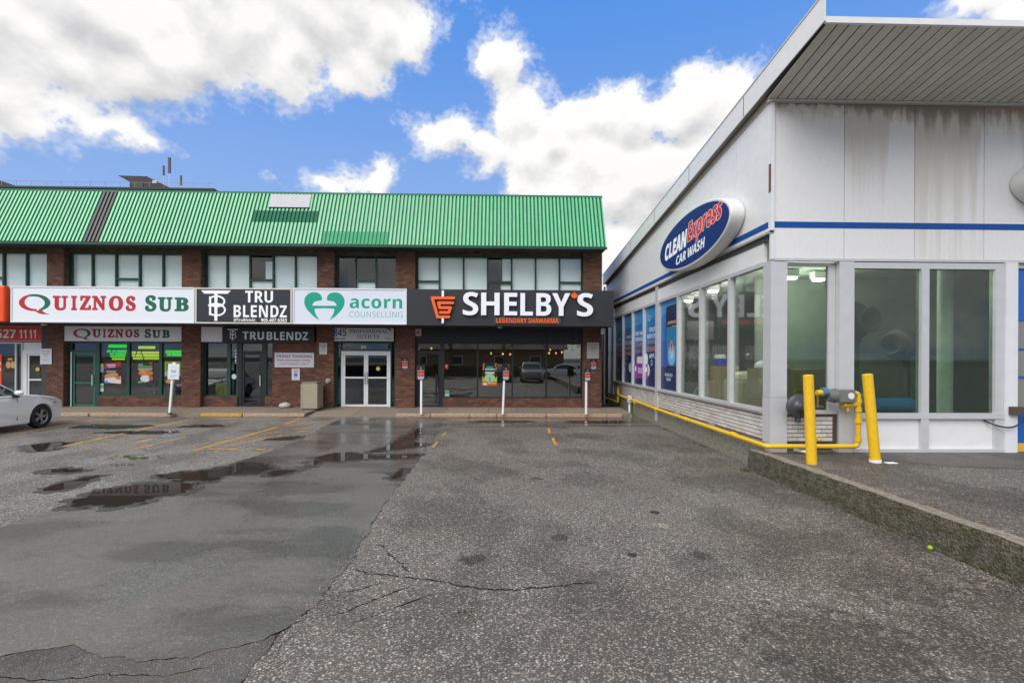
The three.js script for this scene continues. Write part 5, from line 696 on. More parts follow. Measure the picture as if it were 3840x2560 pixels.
// printed films in the far windows
{
  const film = canvas(1400, 640, (x, w, h) => {
    const gr = (c) => { x.fillStyle = c; }; gr('#3a86bd'); x.fillRect(0, 0, w, h); gr('#1f6cab'); x.beginPath(); x.moveTo(0, h * 0.30); x.bezierCurveTo(w * 0.3, h * 0.12, w * 0.6, h * 0.26, w, h * 0.12); x.lineTo(w, h); x.lineTo(0, h); x.fill(); gr('#15538f'); x.beginPath(); x.moveTo(0, h * 0.5); x.bezierCurveTo(w * 0.4, h * 0.42, w * 0.7, h * 0.5, w, h * 0.42); x.lineTo(w, h); x.lineTo(0, h); x.fill(); gr('#1b2a58'); x.beginPath(); x.moveTo(0, h * 0.58); x.bezierCurveTo(w * 0.3, h * 0.66, w * 0.7, h * 0.54, w, h * 0.58); x.lineTo(w, h); x.lineTo(0, h); x.fill();
    const W = w / 4, t = (i, s, a, b, y, c) => fit(x, s, SB, W * (i + a), h * y, W * (i + b), h * (y + 0.055), c), wt = '#d5dde2', or = '#c0713c';
    const bar2 = (i, a, b, y, c) => { gr(c); for (let q = a; q < b - 0.05; q += 0.13) x.fillRect(W * (i + q), h * y, W * Math.min(0.10, b - q), h * 0.05); }; bar2(0, 0.3, 0.7, 0.33, '#8fa6b8'); bar2(0, 0.12, 0.95, 0.41, '#8fa6b8'); bar2(0, 0.2, 0.9, 0.49, or); bar2(0, 0.25, 0.8, 0.57, or); t(1, 'ENJOY', 0.2, 0.8, 0.31, wt); t(1, 'EXCLUSIVE', 0.05, 0.97, 0.39, wt); bar2(1, 0.12, 0.9, 0.47, or); bar2(1, 0.06, 0.97, 0.55, or); t(2, 'START WASH', 0.04, 0.97, 0.28, wt); t(2, 'WITHOUT', 0.1, 0.92, 0.36, wt); t(2, 'LEAVING', 0.14, 0.94, 0.44, or); t(2, 'YOUR CAR', 0.1, 0.95, 0.52, or); t(3, 'ONLY', 0.3, 0.78, 0.26, wt); t(3, 'WITH THE', 0.12, 0.9, 0.34, wt); t(3, 'JOURNIE', 0.15, 0.95, 0.42, or); t(3, 'REWARDS', 0.08, 0.97, 0.50, or); t(3, 'APP.', 0.3, 0.75, 0.59, wt);
    for (const [a, b, r] of [[1.62, 0.78, 0.13], [1.88, 0.70, 0.13], [3.05, 0.66, 0.14], [3.2, 0.8, 0.14], [1.1, 0.66, 0.03], [1.3, 0.64, 0.03], [0.9, 0.7, 0.05], [1.05, 0.82, 0.06], [0.4, 0.84, 0.05], [3.5, 0.7, 0.07], [3.3, 0.14, 0.07], [3.97, 0.8, 0.08], [1.2, 0.72, 0.03]]) { gr(r > 0.1 ? '#c3d2d6' : '#aebfd0'); x.beginPath(); x.arc(W * a, h * b, W * r, 0, 7); x.fill(); if (r < 0.1 && r > 0.04) { gr('#1d3a72'); x.beginPath(); x.arc(W * a, h * b, W * r * 0.6, 0, 7); x.fill(); } }
    gr('#8a3196'); x.beginPath(); x.roundRect(W * 2.02, h * 0.72, W * 1.16, h * 0.2, 40); x.fill(); x.beginPath(); x.roundRect(W * 2.2, h * 0.60, W * 0.76, h * 0.2, 34); x.fill(); gr('#c6d4d6'); x.beginPath(); x.roundRect(W * 2.27, h * 0.625, W * 0.62, h * 0.09, 16); x.fill(); gr('#b59ad0'); x.fillRect(W * 2.35, h * 0.77, W * 0.42, h * 0.08); gr('#dfe7ea'); for (const a of [2.14, 3.04]) { x.beginPath(); x.ellipse(W * a, h * 0.79, W * 0.07, h * 0.034, 0, 0, 7); x.fill(); } gr('#10182e'); x.fillRect(W * 2.1, h * 0.92, W * 0.2, h * 0.03); x.fillRect(W * 2.85, h * 0.92, W * 0.2, h * 0.03);
  });
  const win = [[-21.27, -19.88], [-19.78, -18.42], [-18.32, -16.98], [-16.88, -15.56]], m = printed(film, 0.4), names = ['farthest blue window film, in the sign\'s shade', 'blue window film second from the alley with orange words', 'blue window film with the left half of a purple car', 'blue window film with the right half of a purple car'];
  win.forEach(([a, b], i) => { const s = thing('window_film', names[i], 'window film', [0, 0, 0], 'printed films on the far windows'), g = new THREE.BoxGeometry(b - a, 2.62, 0.003), uv = g.attributes.uv; for (let k = 0; k < uv.count; k++) uv.setX(k, (i + uv.getX(k)) / 4); g.translate((a + b) / 2, 2.44, -4.96); part('film_sheet', wl(g), m, s); });
  const s = thing('window_film', 'blue window film showing a dark phone', 'window film', [0, 0, 0], 'printed films on the far windows'), g = face(-15.27, -13.71, 1.13, 3.75, -4.958); part('film_sheet', wl(g), printed(canvas(380, 640, (x, w, h) => {
    x.fillStyle = '#3a86bd'; x.fillRect(0, 0, w, h); x.fillStyle = '#1767b0'; x.beginPath(); x.moveTo(0, 110); x.quadraticCurveTo(200, 50, w, 20); x.lineTo(w, h); x.lineTo(0, h); x.fill(); x.fillStyle = '#27509a'; x.beginPath(); x.moveTo(0, 300); x.quadraticCurveTo(120, 250, w, 330); x.lineTo(w, h); x.lineTo(0, h); x.fill(); x.fillStyle = '#1d2c58'; x.fillRect(0, 480, w, 160);
    x.fillStyle = '#1a2146'; x.beginPath(); x.roundRect(110, 40, 236, 440, 30); x.fill(); x.fillStyle = '#2a78a4'; x.beginPath(); x.roundRect(120, 190, 216, 160, 4); x.fill(); x.fillStyle = '#1c65b0'; x.fillRect(120, 350, 216, 118); x.fillStyle = '#6fa9d0'; x.beginPath(); x.arc(228, 390, 76, 0, 7); x.fill(); x.fillStyle = '#9cc2da'; x.beginPath(); x.arc(228, 380, 42, 0, 7); x.fill(); x.fillStyle = '#d8793e'; x.beginPath(); x.ellipse(228, 330, 24, 44, 0, 0, 7); x.fill(); x.fillStyle = '#23306e'; x.beginPath(); x.ellipse(228, 324, 9, 14, 0, 0, 7); x.fill(); fit(x, 'JOURNIE', SB, 140, 150, 310, 176, '#d9b98a', -0.1); x.fillStyle = '#b8843c'; x.fillRect(230, 184, 80, 8); fit(x, 'DOWNLOAD', SB, 90, 520, 250, 544, '#c3cedd'); fit(x, 'TODAY', SB, 120, 552, 220, 576, '#c3cedd');
  }), 0.4), part('film_back', wl(bx(-15.27, -13.71, 1.13, 3.75, -4.966, -4.9635)), M.darkGrey, s));
}
// ------------------------------------------------------------------ gas line, meter, bollards
{
  const g = thing('gas_pipe', 'yellow gas pipe running along the white brick base and round the corner', 'pipe');
  part('pipe_run', pipe([[4.74, 0.30, -22.5], [4.74, 0.30, -19.9], [4.74, 0.92, -19.9], [4.74, 0.92, -19.75]], 0.04, 0.06), M.yellow, g); part('pipe_run', pipe([[4.74, 0.60, -19.9], [4.73, 0.52, -14.0], [4.72, 0.50, -8.72], [6.36, 0.50, -8.72], [6.36, 1.45, -8.72], [6.22, 1.45, -8.72]], 0.042, 0.09, 14), M.yellow, g);
  for (const z of [-10.0, -12.6, -15.0, -17.4]) part('pipe_coupling', cyl(0.052, 0.052, 0.12, 4.728, 0.515, z, 14, 'z'), M.yellow, g);
  for (const z of [-11.2, -13.4, -16.2, -18.6]) part('pipe_bracket', [bx(4.77, 4.87, 0.44, 0.60, z - 0.02, z + 0.02), bx(4.70, 4.77, 0.56, 0.59, z - 0.02, z + 0.02)], mat([0.25, 0.26, 0.3], 0.5), g);
  for (const [y, r] of [[0.95, 0.062], [1.15, 0.056], [1.3, 0.056], [0.62, 0.058]]) part('pipe_coupling', cyl(r, r, 0.07, 6.36, y, -8.72, 16), M.yellow, g);
  part('valve_arm', [cyl(0.045, 0.045, 0.26, 6.22, 1.24, -8.72, 14, 'x'), cyl(0.055, 0.055, 0.05, 6.10, 1.24, -8.72, 14, 'x'), cyl(0.02, 0.02, 0.1, 6.17, 1.17, -8.72, 10)], M.yellow, g); part('inlet_stub', cyl(0.05, 0.05, 0.14, 5.68, 1.45, -8.72, 16, 'x'), M.yellow, g);
  const m = thing('gas_meter', 'grey gas meter with white dial and blue cap behind the bollard', 'gas meter');
  part('meter_case', rbx(5.95, 6.25, 1.28, 1.51, -8.80, -8.62, 0.02), mat([0.16, 0.17, 0.155], 0.55), m); part('dial', cyl(0.055, 0.055, 0.01, 6.16, 1.40, -8.615, 24, 'z'), M.white, m); part('diaphragm', [cyl(0.10, 0.13, 0.14, 5.86, 1.40, -8.71, 20, 'x'), bx(5.90, 5.96, 1.28, 1.45, -8.78, -8.64)], mat([0.12, 0.13, 0.13], 0.6), m); part('blue_cap', cyl(0.085, 0.075, 0.10, 5.75, 1.46, -8.72, 18, 'x'), mat([0.07, 0.17, 0.28], 0.6), m);
  const r = thing('pressure_regulator', 'round dark grey pressure regulator fixed at the corner post', 'regulator', [5.26, 1.21, -8.68]);
  const lathe = (pts, n = 36) => new THREE.LatheGeometry(pts.map(([a, b]) => new THREE.Vector2(a, b)), n).rotateX(Math.PI / 2);
  part('housing', lathe([[0, -0.09], [0.15, -0.09], [0.205, -0.03], [0.215, -0.01], [0.215, 0.015], [0.19, 0.03], [0.14, 0.055], [0.075, 0.07], [0.07, 0.13], [0.045, 0.14], [0, 0.14]]), mat([0.062, 0.064, 0.072], 0.42, { metalness: 0.3 }), r); for (let i = 0; i < 10; i++) part('bolt', cyl(0.012, 0.012, 0.05, 0.20 * Math.cos(i * 0.628), 0.20 * Math.sin(i * 0.628), 0.0, 8, 'z'), M.darkGrey, r); part('outlet', [cyl(0.05, 0.05, 0.1, 0, -0.23, -0.02, 14), cyl(0.035, 0.035, 0.28, 0.32, -0.02, -0.04, 12, 'x')], M.darkGrey, r); part('mounting_plate', bx(-0.05, 0.05, -0.12, 0.12, -0.2, -0.08), M.darkGrey, r);
  const bol = (label, x0, z, x1, y1, h, white) => { const b = thing('bollard', label, 'bollard', [x0, 0.36, z], 'yellow bollards'); const t = Math.atan2(x1 - x0, h); const s = part('bollard_sleeve', [cyl(0.077, 0.079, h, 0, h / 2, 0, 28), cyl(0.055, 0.077, 0.012, 0, h + 0.006, 0, 28)], M.yellow, b); s.rotation.z = -t; if (white) { const w = part('bare_base', cyl(0.088, 0.09, 0.05, 0, 0.02, 0, 28), M.white, b); w.rotation.z = -t; } else { part('bracket', bx(0.08, 0.1, 0.9, 1.12, -0.012, 0.012), mat([0.2, 0.13, 0.04], 0.7), b); part('eyelet', new THREE.TorusGeometry(0.03, 0.012, 8, 14).translate(0.1, 0.42, 0.02), M.yellow, b); } };
  bol('yellow bollard in front of the gas meter', 5.02, -7.92, 4.955, 1.79, 1.42, false); bol('yellow bollard leaning left, with a white base', 6.16, -8.05, 6.02, 1.79, 1.44, true);
  const e = thing('utility_box', 'small pale blue utility box on a white pipe at the far base', 'utility box'); part('box', rbx(4.66, 4.80, 0.44, 0.70, -18.2, -18.0, 0.015), mat([0.42, 0.52, 0.62], 0.5), e); part('conduit', cyl(0.04, 0.035, 0.46, 4.73, 0.22, -18.1, 14), M.white, e);
  one('white_rag', 'scrap of white plastic beside the leaning bollard', 'litter', rbx(6.26, 6.42, 0.361, 0.376, -8.0, -7.9, 0.006), M.white); const dr = thing('drain_stub', 'short white drain pipe lying against the wall below the meter', 'pipe'); part('pipe_run', pipe([[5.28, 0.42, -8.84], [5.52, 0.395, -8.6]], 0.03), M.whiteMetal, dr);
}
// things on the pavement
{
  const b = thing('waste_bin', 'square beige pebble-faced waste bin on the pavement by the brick wall', 'waste bin', [-6.85, 0.15, -18.45]), bm = mat([0.36, 0.31, 0.225], 0.8, { bumpMap: fineBump, bumpScale: 0.008, map: grimeTex });
  part('body', rbx(-0.29, 0.29, 0.03, 0.93, -0.29, 0.29, 0.03), bm, b); part('rim', [bx(-0.27, 0.27, 0.93, 1.0, -0.27, -0.17), bx(-0.27, 0.27, 0.93, 1.0, 0.17, 0.27), bx(-0.27, -0.17, 0.93, 1.0, -0.17, 0.17), bx(0.17, 0.27, 0.93, 1.0, -0.17, 0.17)], mat([0.20, 0.18, 0.15], 0.8), b); part('foot', bx(-0.24, 0.24, 0, 0.03, -0.24, 0.24), M.darkGrey, b); for (let i = 0; i < 4; i++) part('corner_rib', rbx((i % 2 ? 0.25 : -0.30), (i % 2 ? 0.30 : -0.25), 0.05, 0.91, (i < 2 ? 0.26 : -0.30), (i < 2 ? 0.30 : -0.26), 0.01), bm, b);
  const w = new THREE.SphereGeometry(0.2, 20, 12), p = w.attributes.position; for (let i = 0; i < p.count; i++) p.setXYZ(i, p.getX(i) * 1.1, Math.max(-0.45, p.getY(i) / 0.2) * 0.12 * (1 + 0.3 * n2(p.getX(i) * 9, p.getZ(i) * 9)), p.getZ(i) * 0.8); w.computeVertexNormals(); w.translate(-7.98, 0.235, -18.8); one('sandbag', 'small slumped whitish sandbag at the foot of the brick wall', 'sandbag', w, mat([0.55, 0.54, 0.50], 0.9, { map: concTex }));
  const v = thing('wall_outlet', 'round grey metal outlet on the pier beside the waste bin', 'wall outlet', [-6.42, 1.16, -18.85]); part('flange', cyl(0.085, 0.095, 0.04, 0, 0, -0.02, 24, 'z'), M.alu, v); part('cap', cyl(0.06, 0.07, 0.06, 0, 0, 0.03, 20, 'z'), mat([0.4, 0.4, 0.4], 0.4, { metalness: 0.6 }), v);
  const c = thing('security_camera', 'small white dome camera under the sign end by the alley', 'camera', [3.86, 3.02, -18.75]); part('dome', new THREE.SphereGeometry(0.075, 18, 12).scale(1, 1, 1), M.white, c); part('arm', rbx(-0.05, 0.05, 0.03, 0.16, -0.05, 0.05, 0.01), M.white, c);
  for (const [x, l] of [[-0.0, 'round soffit light under the dark restaurant sign'], [-16.3, 'round soffit light under the left end of the white sign']]) { const f = thing('soffit_light', l, 'light', [x, 3.175, -18.3], 'lights under the canopy'); part('trim', cyl(0.09, 0.09, 0.03, 0, -0.01, 0, 20), M.whiteMetal, f); part('lens', cyl(0.06, 0.05, 0.02, 0, -0.03, 0, 20), M.white, f); }
  const dn = thing('downpipe', 'pale downpipe in the dark alley beside the car wash', 'downpipe'); part('pipe_run', pipe([[4.6, 5.2, -21.9], [4.6, 0.05, -21.9]], 0.045), M.alu, dn);
  const ag = thing('alley_blackout', 'added dark boarded gate closing the alley beside the last brick pier', 'blackout', [0, 0, -22.2]); for (let i = 0; i < 7; i++) part('board', bx(3.87 + i * 0.14, 4.0 + i * 0.14, 0.05, 5.0 + 0.02 * (i % 3), -0.03, 0.0), mat([0.035, 0.028, 0.024], 0.9), ag); part('cross_rail', bx(3.86, 4.86, 2.2, 2.35, -0.08, -0.031), M.black, ag);  // added boards: block the bright sky at the alley end so it stays dark
}
// ------------------------------------------------------------------ cars
function car(name, label, opt) {
  const c = thing(name, label, 'car', [0, 0, 0], opt.group), paint = phys(opt.paint, 0.3, { clearcoat: 1, clearcoatRoughness: 0.04 }), L = opt.length, hw = opt.width / 2, wr = opt.wheel, fx = L / 2 - opt.overhang, rx = -L / 2 + opt.rear, belt = opt.belt, gl = phys([0.03, 0.045, 0.05], 0.03, { clearcoat: 1 });
  const taper = (g, lean) => { const p = g.attributes.position; for (let i = 0; i < p.count; i++) { const x = p.getX(i), y = p.getY(i); let k = 1 - 0.26 * Math.pow(clamp((x - (L / 2 - 0.85)) / 0.85), 2.2) - 0.16 * Math.pow(clamp((-x - (L / 2 - 0.7)) / 0.7), 2); k *= 1 - 0.05 * clamp((0.42 - y) / 0.3); if (lean) k *= 1 - opt.tumble * clamp((y - belt) / (opt.height - belt)); else k *= 1 - 0.035 * clamp((y - 0.72) / 0.3); p.setZ(i, p.getZ(i) * k); } g.computeVertexNormals(); return g; };
  const b = 0.05, body = new THREE.Shape(), gy = opt.clear; body.moveTo(-L / 2 + 0.06, gy + 0.1); body.lineTo(rx - wr - 0.06, gy); const arch = (cx) => { body.lineTo(cx - wr - 0.06, gy); body.lineTo(cx - wr - 0.06, wr); body.absarc(cx, wr, wr + 0.06, Math.PI, 0, true); body.lineTo(cx + wr + 0.06, gy); }; arch(rx); arch(fx);
  body.lineTo(L / 2 - 0.2, gy + 0.03); body.quadraticCurveTo(L / 2 - 0.03, gy + 0.08, L / 2 - 0.01, gy + 0.26); body.quadraticCurveTo(L / 2, opt.nose - 0.1, L / 2 - 0.10, opt.nose); body.bezierCurveTo(L / 2 - 0.35, opt.nose + 0.12, opt.screen + 0.45, opt.hood, opt.screen, opt.hood + 0.03); body.lineTo(opt.screen - 0.2, belt + 0.02); body.lineTo(-L / 2 + opt.deck, belt + 0.03); body.quadraticCurveTo(-L / 2 + 0.02, belt + 0.02, -L / 2, belt - 0.25); body.lineTo(-L / 2 + 0.02, gy + 0.25);
  part('body', taper(new THREE.ExtrudeGeometry(body, { depth: 2 * hw - 2 * b, bevelEnabled: true, bevelThickness: b, bevelSize: 0.035, bevelSegments: 4, curveSegments: 18, steps: 8 }).translate(0, 0, -hw + b), false), paint, c);
  const gh = new THREE.Shape(); gh.moveTo(opt.screen + 0.12, opt.hood - 0.03); gh.bezierCurveTo(opt.screen - 0.35, opt.height - 0.16, opt.screen - 0.6, opt.height - 0.03, opt.screen - 1.1, opt.height); gh.bezierCurveTo(opt.screen - 1.9, opt.height + 0.01, -L / 2 + opt.deck + 0.6, opt.height - 0.06, -L / 2 + opt.deck - 0.1, belt - 0.02);
  part('cabin', taper(new THREE.ExtrudeGeometry(gh, { depth: 2 * hw - 0.30, bevelEnabled: true, bevelThickness: 0.10, bevelSize: 0.02, bevelSegments: 4, curveSegments: 18, steps: 6 }).translate(0, 0, -hw + 0.15), true), paint, c);
  const ws = new THREE.Shape(); const wy0 = belt + 0.04, wy1 = opt.height - 0.10; ws.moveTo(opt.screen - 0.02, wy0 + 0.02); ws.bezierCurveTo(opt.screen - 0.40, wy1 - 0.06, opt.screen - 0.6, wy1, opt.screen - 1.1, wy1 + 0.01); ws.bezierCurveTo(opt.screen - 1.7, wy1 + 0.01, -L / 2 + opt.deck + 0.7, wy1 - 0.04, -L / 2 + opt.deck + 0.2, wy0 + 0.02);
  for (const s of [-1, 1]) { const w = new THREE.ExtrudeGeometry(ws, { depth: 0.008, bevelEnabled: false, curveSegments: 14 }).translate(0, 0, s > 0 ? hw - 0.052 : -hw + 0.044); part('side_window', taper(w, true), gl, c); part('door_pillar', taper(new THREE.BoxGeometry(0.07, wy1 - wy0, 0.014, 1, 4, 1).translate(opt.screen - 1.25, (wy0 + wy1) / 2, s * (hw - 0.038)), true), M.black, c); const m = part('mirror', new THREE.SphereGeometry(0.1, 16, 10).scale(0.8, 0.75, 1.15).translate(opt.screen - 0.18, belt + 0.12, s * (hw + 0.09)), paint, c); part('mirror_foot', bx(opt.screen - 0.24, opt.screen - 0.12, belt + 0.0, belt + 0.07, s * hw - 0.06, s * hw + 0.06), M.black, m); part('door_gap', taper(bx(opt.screen - 0.12, opt.screen - 0.108, gy + 0.1, belt - 0.02, s * (hw + 0.002) - 0.006, s * (hw + 0.002) + 0.006), false), M.black, c); part('door_gap', taper(bx(opt.screen - 1.25, opt.screen - 1.238, gy + 0.1, belt - 0.02, s * (hw + 0.002) - 0.006, s * (hw + 0.002) + 0.006), false), M.black, c); part('door_handle', rbx(opt.screen - 1.1, opt.screen - 0.92, belt - 0.13, belt - 0.10, s * hw - 0.02, s * hw + 0.03, 0.008), paint, c);
    part('headlight', taper(rbx(L / 2 - 0.42, L / 2 - 0.1, opt.nose - 0.06, opt.nose + 0.04, s * (hw - 0.14) - 0.14, s * (hw - 0.14) + 0.13, 0.03), false), phys([0.75, 0.78, 0.8], 0.08, { clearcoat: 1 }), c); part('indicator', taper(bx(L / 2 - 0.50, L / 2 - 0.42, opt.nose - 0.02, opt.nose + 0.02, s * (hw - 0.01) - 0.01, s * (hw - 0.01) + 0.01), false), mat([0.6, 0.12, 0.03], 0.3), c); part('tail_light', taper(rbx(-L / 2 + 0.0, -L / 2 + 0.16, belt - 0.25, belt - 0.08, s * (hw - 0.2) - 0.2, s * (hw - 0.2) + 0.19, 0.03), false), phys([0.35, 0.01, 0.01], 0.1, { clearcoat: 1 }), c); }
  { const g = new THREE.PlaneGeometry(2 * hw - 0.38, 0.72, 8, 6), p = g.attributes.position; for (let i = 0; i < p.count; i++) { const t = p.getY(i) / 0.72 + 0.5, z = p.getX(i) * (1 - 0.16 * t), q = gh.curves ? null : null; const B = (a, b2, c2, d, u) => a * (1 - u) ** 3 + 3 * b2 * u * (1 - u) ** 2 + 3 * c2 * u * u * (1 - u) + d * u ** 3, u = 0.08 + 0.66 * t; p.setXYZ(i, B(opt.screen + 0.12, opt.screen - 0.35, opt.screen - 0.6, opt.screen - 1.1, u) + 0.028, B(opt.hood - 0.03, opt.height - 0.16, opt.height - 0.03, opt.height, u) + 0.022, z); } g.computeVertexNormals(); part('windscreen', g, gl, c); }
  part('grille', rbx(L / 2 - 0.09, L / 2 - 0.012, opt.nose - 0.25, opt.nose - 0.09, -hw * 0.62, hw * 0.62, 0.02), M.black, c); part('bumper_inlet', rbx(L / 2 - 0.1, L / 2 - 0.02, gy + 0.07, gy + 0.17, -hw * 0.6, hw * 0.6, 0.02), M.black, c); part('emblem', new THREE.TorusGeometry(0.055, 0.012, 8, 20).rotateY(Math.PI / 2).translate(L / 2 - 0.01, opt.nose - 0.14, 0), M.alu, c); part('underbody', bx(-L / 2 + 0.3, L / 2 - 0.35, gy - 0.02, wr + 0.1, -hw + 0.22, hw - 0.22), M.black, c);
  for (const cx of [fx, rx]) for (const s of [-1, 1]) {
    const w = new THREE.Group(); w.name = 'wheel'; w.position.set(cx, wr, s * (hw - 0.115)); c.add(w); const tyre = new THREE.LatheGeometry([[wr * 0.66, -0.1], [wr * 0.9, -0.11], [wr * 0.985, -0.085], [wr, -0.04], [wr, 0.04], [wr * 0.985, 0.085], [wr * 0.9, 0.11], [wr * 0.66, 0.1]].map(([a, q]) => new THREE.Vector2(a, q)), 40).rotateX(Math.PI / 2); part('tyre', tyre, M.rubber, w);
    const rim = [new THREE.LatheGeometry([[wr * 0.60, 0.06], [wr * 0.70, 0.10], [wr * 0.70, 0.02], [wr * 0.62, -0.08]].map(([a, q]) => new THREE.Vector2(a, q * s)), 40).rotateX(Math.PI / 2)]; for (let k = 0; k < 5; k++) for (const o of [-0.16, 0.16]) { const sp = rbx(wr * 0.1, wr * 0.68, -0.016, 0.016, 0.05 * s - 0.014, 0.05 * s + 0.014, 0.008); sp.rotateZ(k * 1.2566 + o); rim.push(sp); } rim.push(cyl(wr * 0.17, wr * 0.19, 0.05, 0, 0, 0.05 * s, 18, 'z')); part('rim', rim, mat([0.42, 0.44, 0.46], 0.28, { metalness: 0.8 }), w); part('brake_disc', cyl(wr * 0.55, wr * 0.55, 0.02, 0, 0, 0.0, 24, 'z'), M.black, w);
  }
  c.position.set(...opt.at); c.rotation.y = opt.turn; return c;
}
car('parked_car', 'white sedan parked nose in, cut off by the left edge', { paint: [0.86, 0.86, 0.86], length: 4.5, width: 1.76, wheel: 0.325, overhang: 0.9, rear: 0.95, clear: 0.2, nose: 0.70, hood: 0.93, belt: 0.92, height: 1.46, screen: 0.72, deck: 0.45, tumble: 0.24, at: [-13.90, 0, -13.24], turn: Math.PI / 2, group: 'cars on the lot' });
car('parked_car', 'grey sport utility car mirrored in the third restaurant window', { paint: [0.20, 0.205, 0.21], length: 4.65, width: 1.86, wheel: 0.36, overhang: 0.85, rear: 0.95, clear: 0.26, nose: 0.92, hood: 1.10, belt: 1.08, height: 1.70, screen: 0.82, deck: 0.12, tumble: 0.2, at: [2.75, 0, 5.4], turn: Math.PI / 2, group: 'cars on the lot' });
car('parked_car', 'dark hatchback mirrored beside the grey car', { paint: [0.05, 0.055, 0.062], length: 4.1, width: 1.78, wheel: 0.33, overhang: 0.82, rear: 0.8, clear: 0.2, nose: 0.74, hood: 0.98, belt: 0.95, height: 1.5, screen: 0.75, deck: 0.15, tumble: 0.22, at: [0.2, 0, 6.2], turn: -Math.PI / 2, group: 'cars on the lot' });
car('parked_car', 'white car passing on the street, mirrored in the last restaurant window', { paint: [0.7, 0.71, 0.72], length: 4.5, width: 1.8, wheel: 0.33, overhang: 0.9, rear: 0.95, clear: 0.2, nose: 0.72, hood: 0.95, belt: 0.92, height: 1.5, screen: 0.72, deck: 0.3, tumble: 0.24, at: [6.2, 0, 13.5], turn: Math.PI, group: 'cars on the lot' });
// ------------------------------------------------------------------ inside the shops
const bulbM = new THREE.MeshStandardMaterial({ color: 0xffe0b0, emissive: new THREE.Color(1, 0.42, 0.10), emissiveIntensity: 3.2 });
const bulbs = [[-0.36, 2.24, -20.6, 'first'], [0.12, 2.22, -20.9, 'second'], [0.42, 2.20, -20.5, 'third'], [2.05, 2.26, -20.8, 'fourth'], [2.32, 2.26, -20.6, 'fifth'], [2.6, 2.30, -20.9, 'sixth'], [-2.75, 2.42, -20.2, 'seventh'], [2.2, 2.42, -21.8, 'eighth']];
bulbs.forEach(([x, y, z, n], i) => { const b = thing('pendant_bulb', n + ' glowing pendant bulb from the left inside the restaurant', 'bulb', [x, y, z], 'pendant bulbs in the restaurant'); part('bulb_glass', new THREE.SphereGeometry(0.038, 14, 10).scale(1, 1.3, 1), bulbM, b); part('socket', cyl(0.02, 0.025, 0.07, 0, 0.09, 0, 10), M.black, b); part('cord', cyl(0.004, 0.004, 3.3 - y - 0.12, 0, 0.12 + (3.3 - y - 0.12) / 2, 0, 6), M.black, b); if (i % 2 === 0) { const p = new THREE.PointLight(new THREE.Color(1, 0.66, 0.32), 0.9, 0, 2); p.position.set(x, y, z); p.castShadow = true; p.shadow.radius = 2; scene.add(p); } });
{ const order = scene.children.filter((o) => o.name.startsWith('pendant_bulb')).sort((a, b) => a.position.x - b.position.x), w = ['leftmost', 'second', 'third', 'fourth', 'fifth', 'sixth', 'seventh', 'rightmost']; order.forEach((o, i) => { o.userData.label = (i === 0 || i === 7 ? w[i] : w[i] + ' from left') + ' glowing pendant bulb inside the restaurant windows'; }); }
function stool(label, x, z, m, y = 0.17) { const s = thing('bar_stool', label, 'stool', [x, y, z], 'stools inside the shops'); part('seat', rbx(-0.16, 0.16, 0.66, 0.70, -0.16, 0.16, 0.015), m, s); for (const [a, b] of [[-1, -1], [1, -1], [-1, 1], [1, 1]]) part('leg', pipe([[a * 0.19, 0, b * 0.19], [a * 0.13, 0.66, b * 0.13]], 0.014, 0.01, 8), m, s); part('footrest', [bx(-0.17, 0.17, 0.25, 0.27, 0.155, 0.175), bx(-0.17, 0.17, 0.25, 0.27, -0.175, -0.155)], m, s); }
const orange = mat([0.75, 0.16, 0.05], 0.5), steel = mat([0.35, 0.35, 0.36], 0.35, { metalness: 0.7 });
stool('orange metal stool behind the second restaurant window', 0.30, -19.9, orange); stool('orange metal stool behind the third restaurant window', 1.0, -19.9, orange); stool('steel stool behind the middle sandwich shop window', -13.6, -19.95, steel); stool('steel stool right of the table leg in the sandwich shop', -12.95, -19.95, steel); stool('steel stool behind the last sandwich shop window', -12.4, -19.95, steel);
{ const t = thing('window_table', 'high narrow table with white legs behind the sandwich shop glass', 'table', [-13.0, 0.17, -19.55]); part('table_top', rbx(-1.0, 1.0, 0.86, 0.90, -0.15, 0.15, 0.01), M.darkGrey, t); for (const a of [-0.25, 0.85]) part('leg', cyl(0.025, 0.025, 0.86, a, 0.43, 0, 12), M.white, t); }
{ const c = thing('counter', 'dark service counter inside the sandwich shop', 'counter', [-14.5, 0.17, -20.6]); part('front', bx(-0.6, 0.5, 0, 1.0, -0.4, 0.0), M.roomDark, c); part('top', rbx(-0.65, 0.55, 1.0, 1.05, -0.45, 0.06, 0.01), M.wood, c); }
{ const p = thing('orange_partition', 'rust orange partition standing behind the green shop door', 'partition', [-15.6, 0.17, -20.4]); part('panel', bx(-0.5, 0.5, 0, 2.3, -0.03, 0.03), mat([0.30, 0.075, 0.02], 0.7), p); part('base_rail', bx(-0.5, 0.5, 0, 0.1, 0.03, 0.05), M.black, p); const q = thing('orange_partition', 'red-brown partition inside the far left shop', 'partition', [-18.4, 0.17, -19.62]); part('panel', bx(-2.2, 1.8, 0.9, 2.9, -0.03, 0.03), mat([0.28, 0.05, 0.022], 0.7), q); part('base_rail', bx(-2.2, 1.8, 0, 0.9, -0.03, 0.03), M.black, q); }
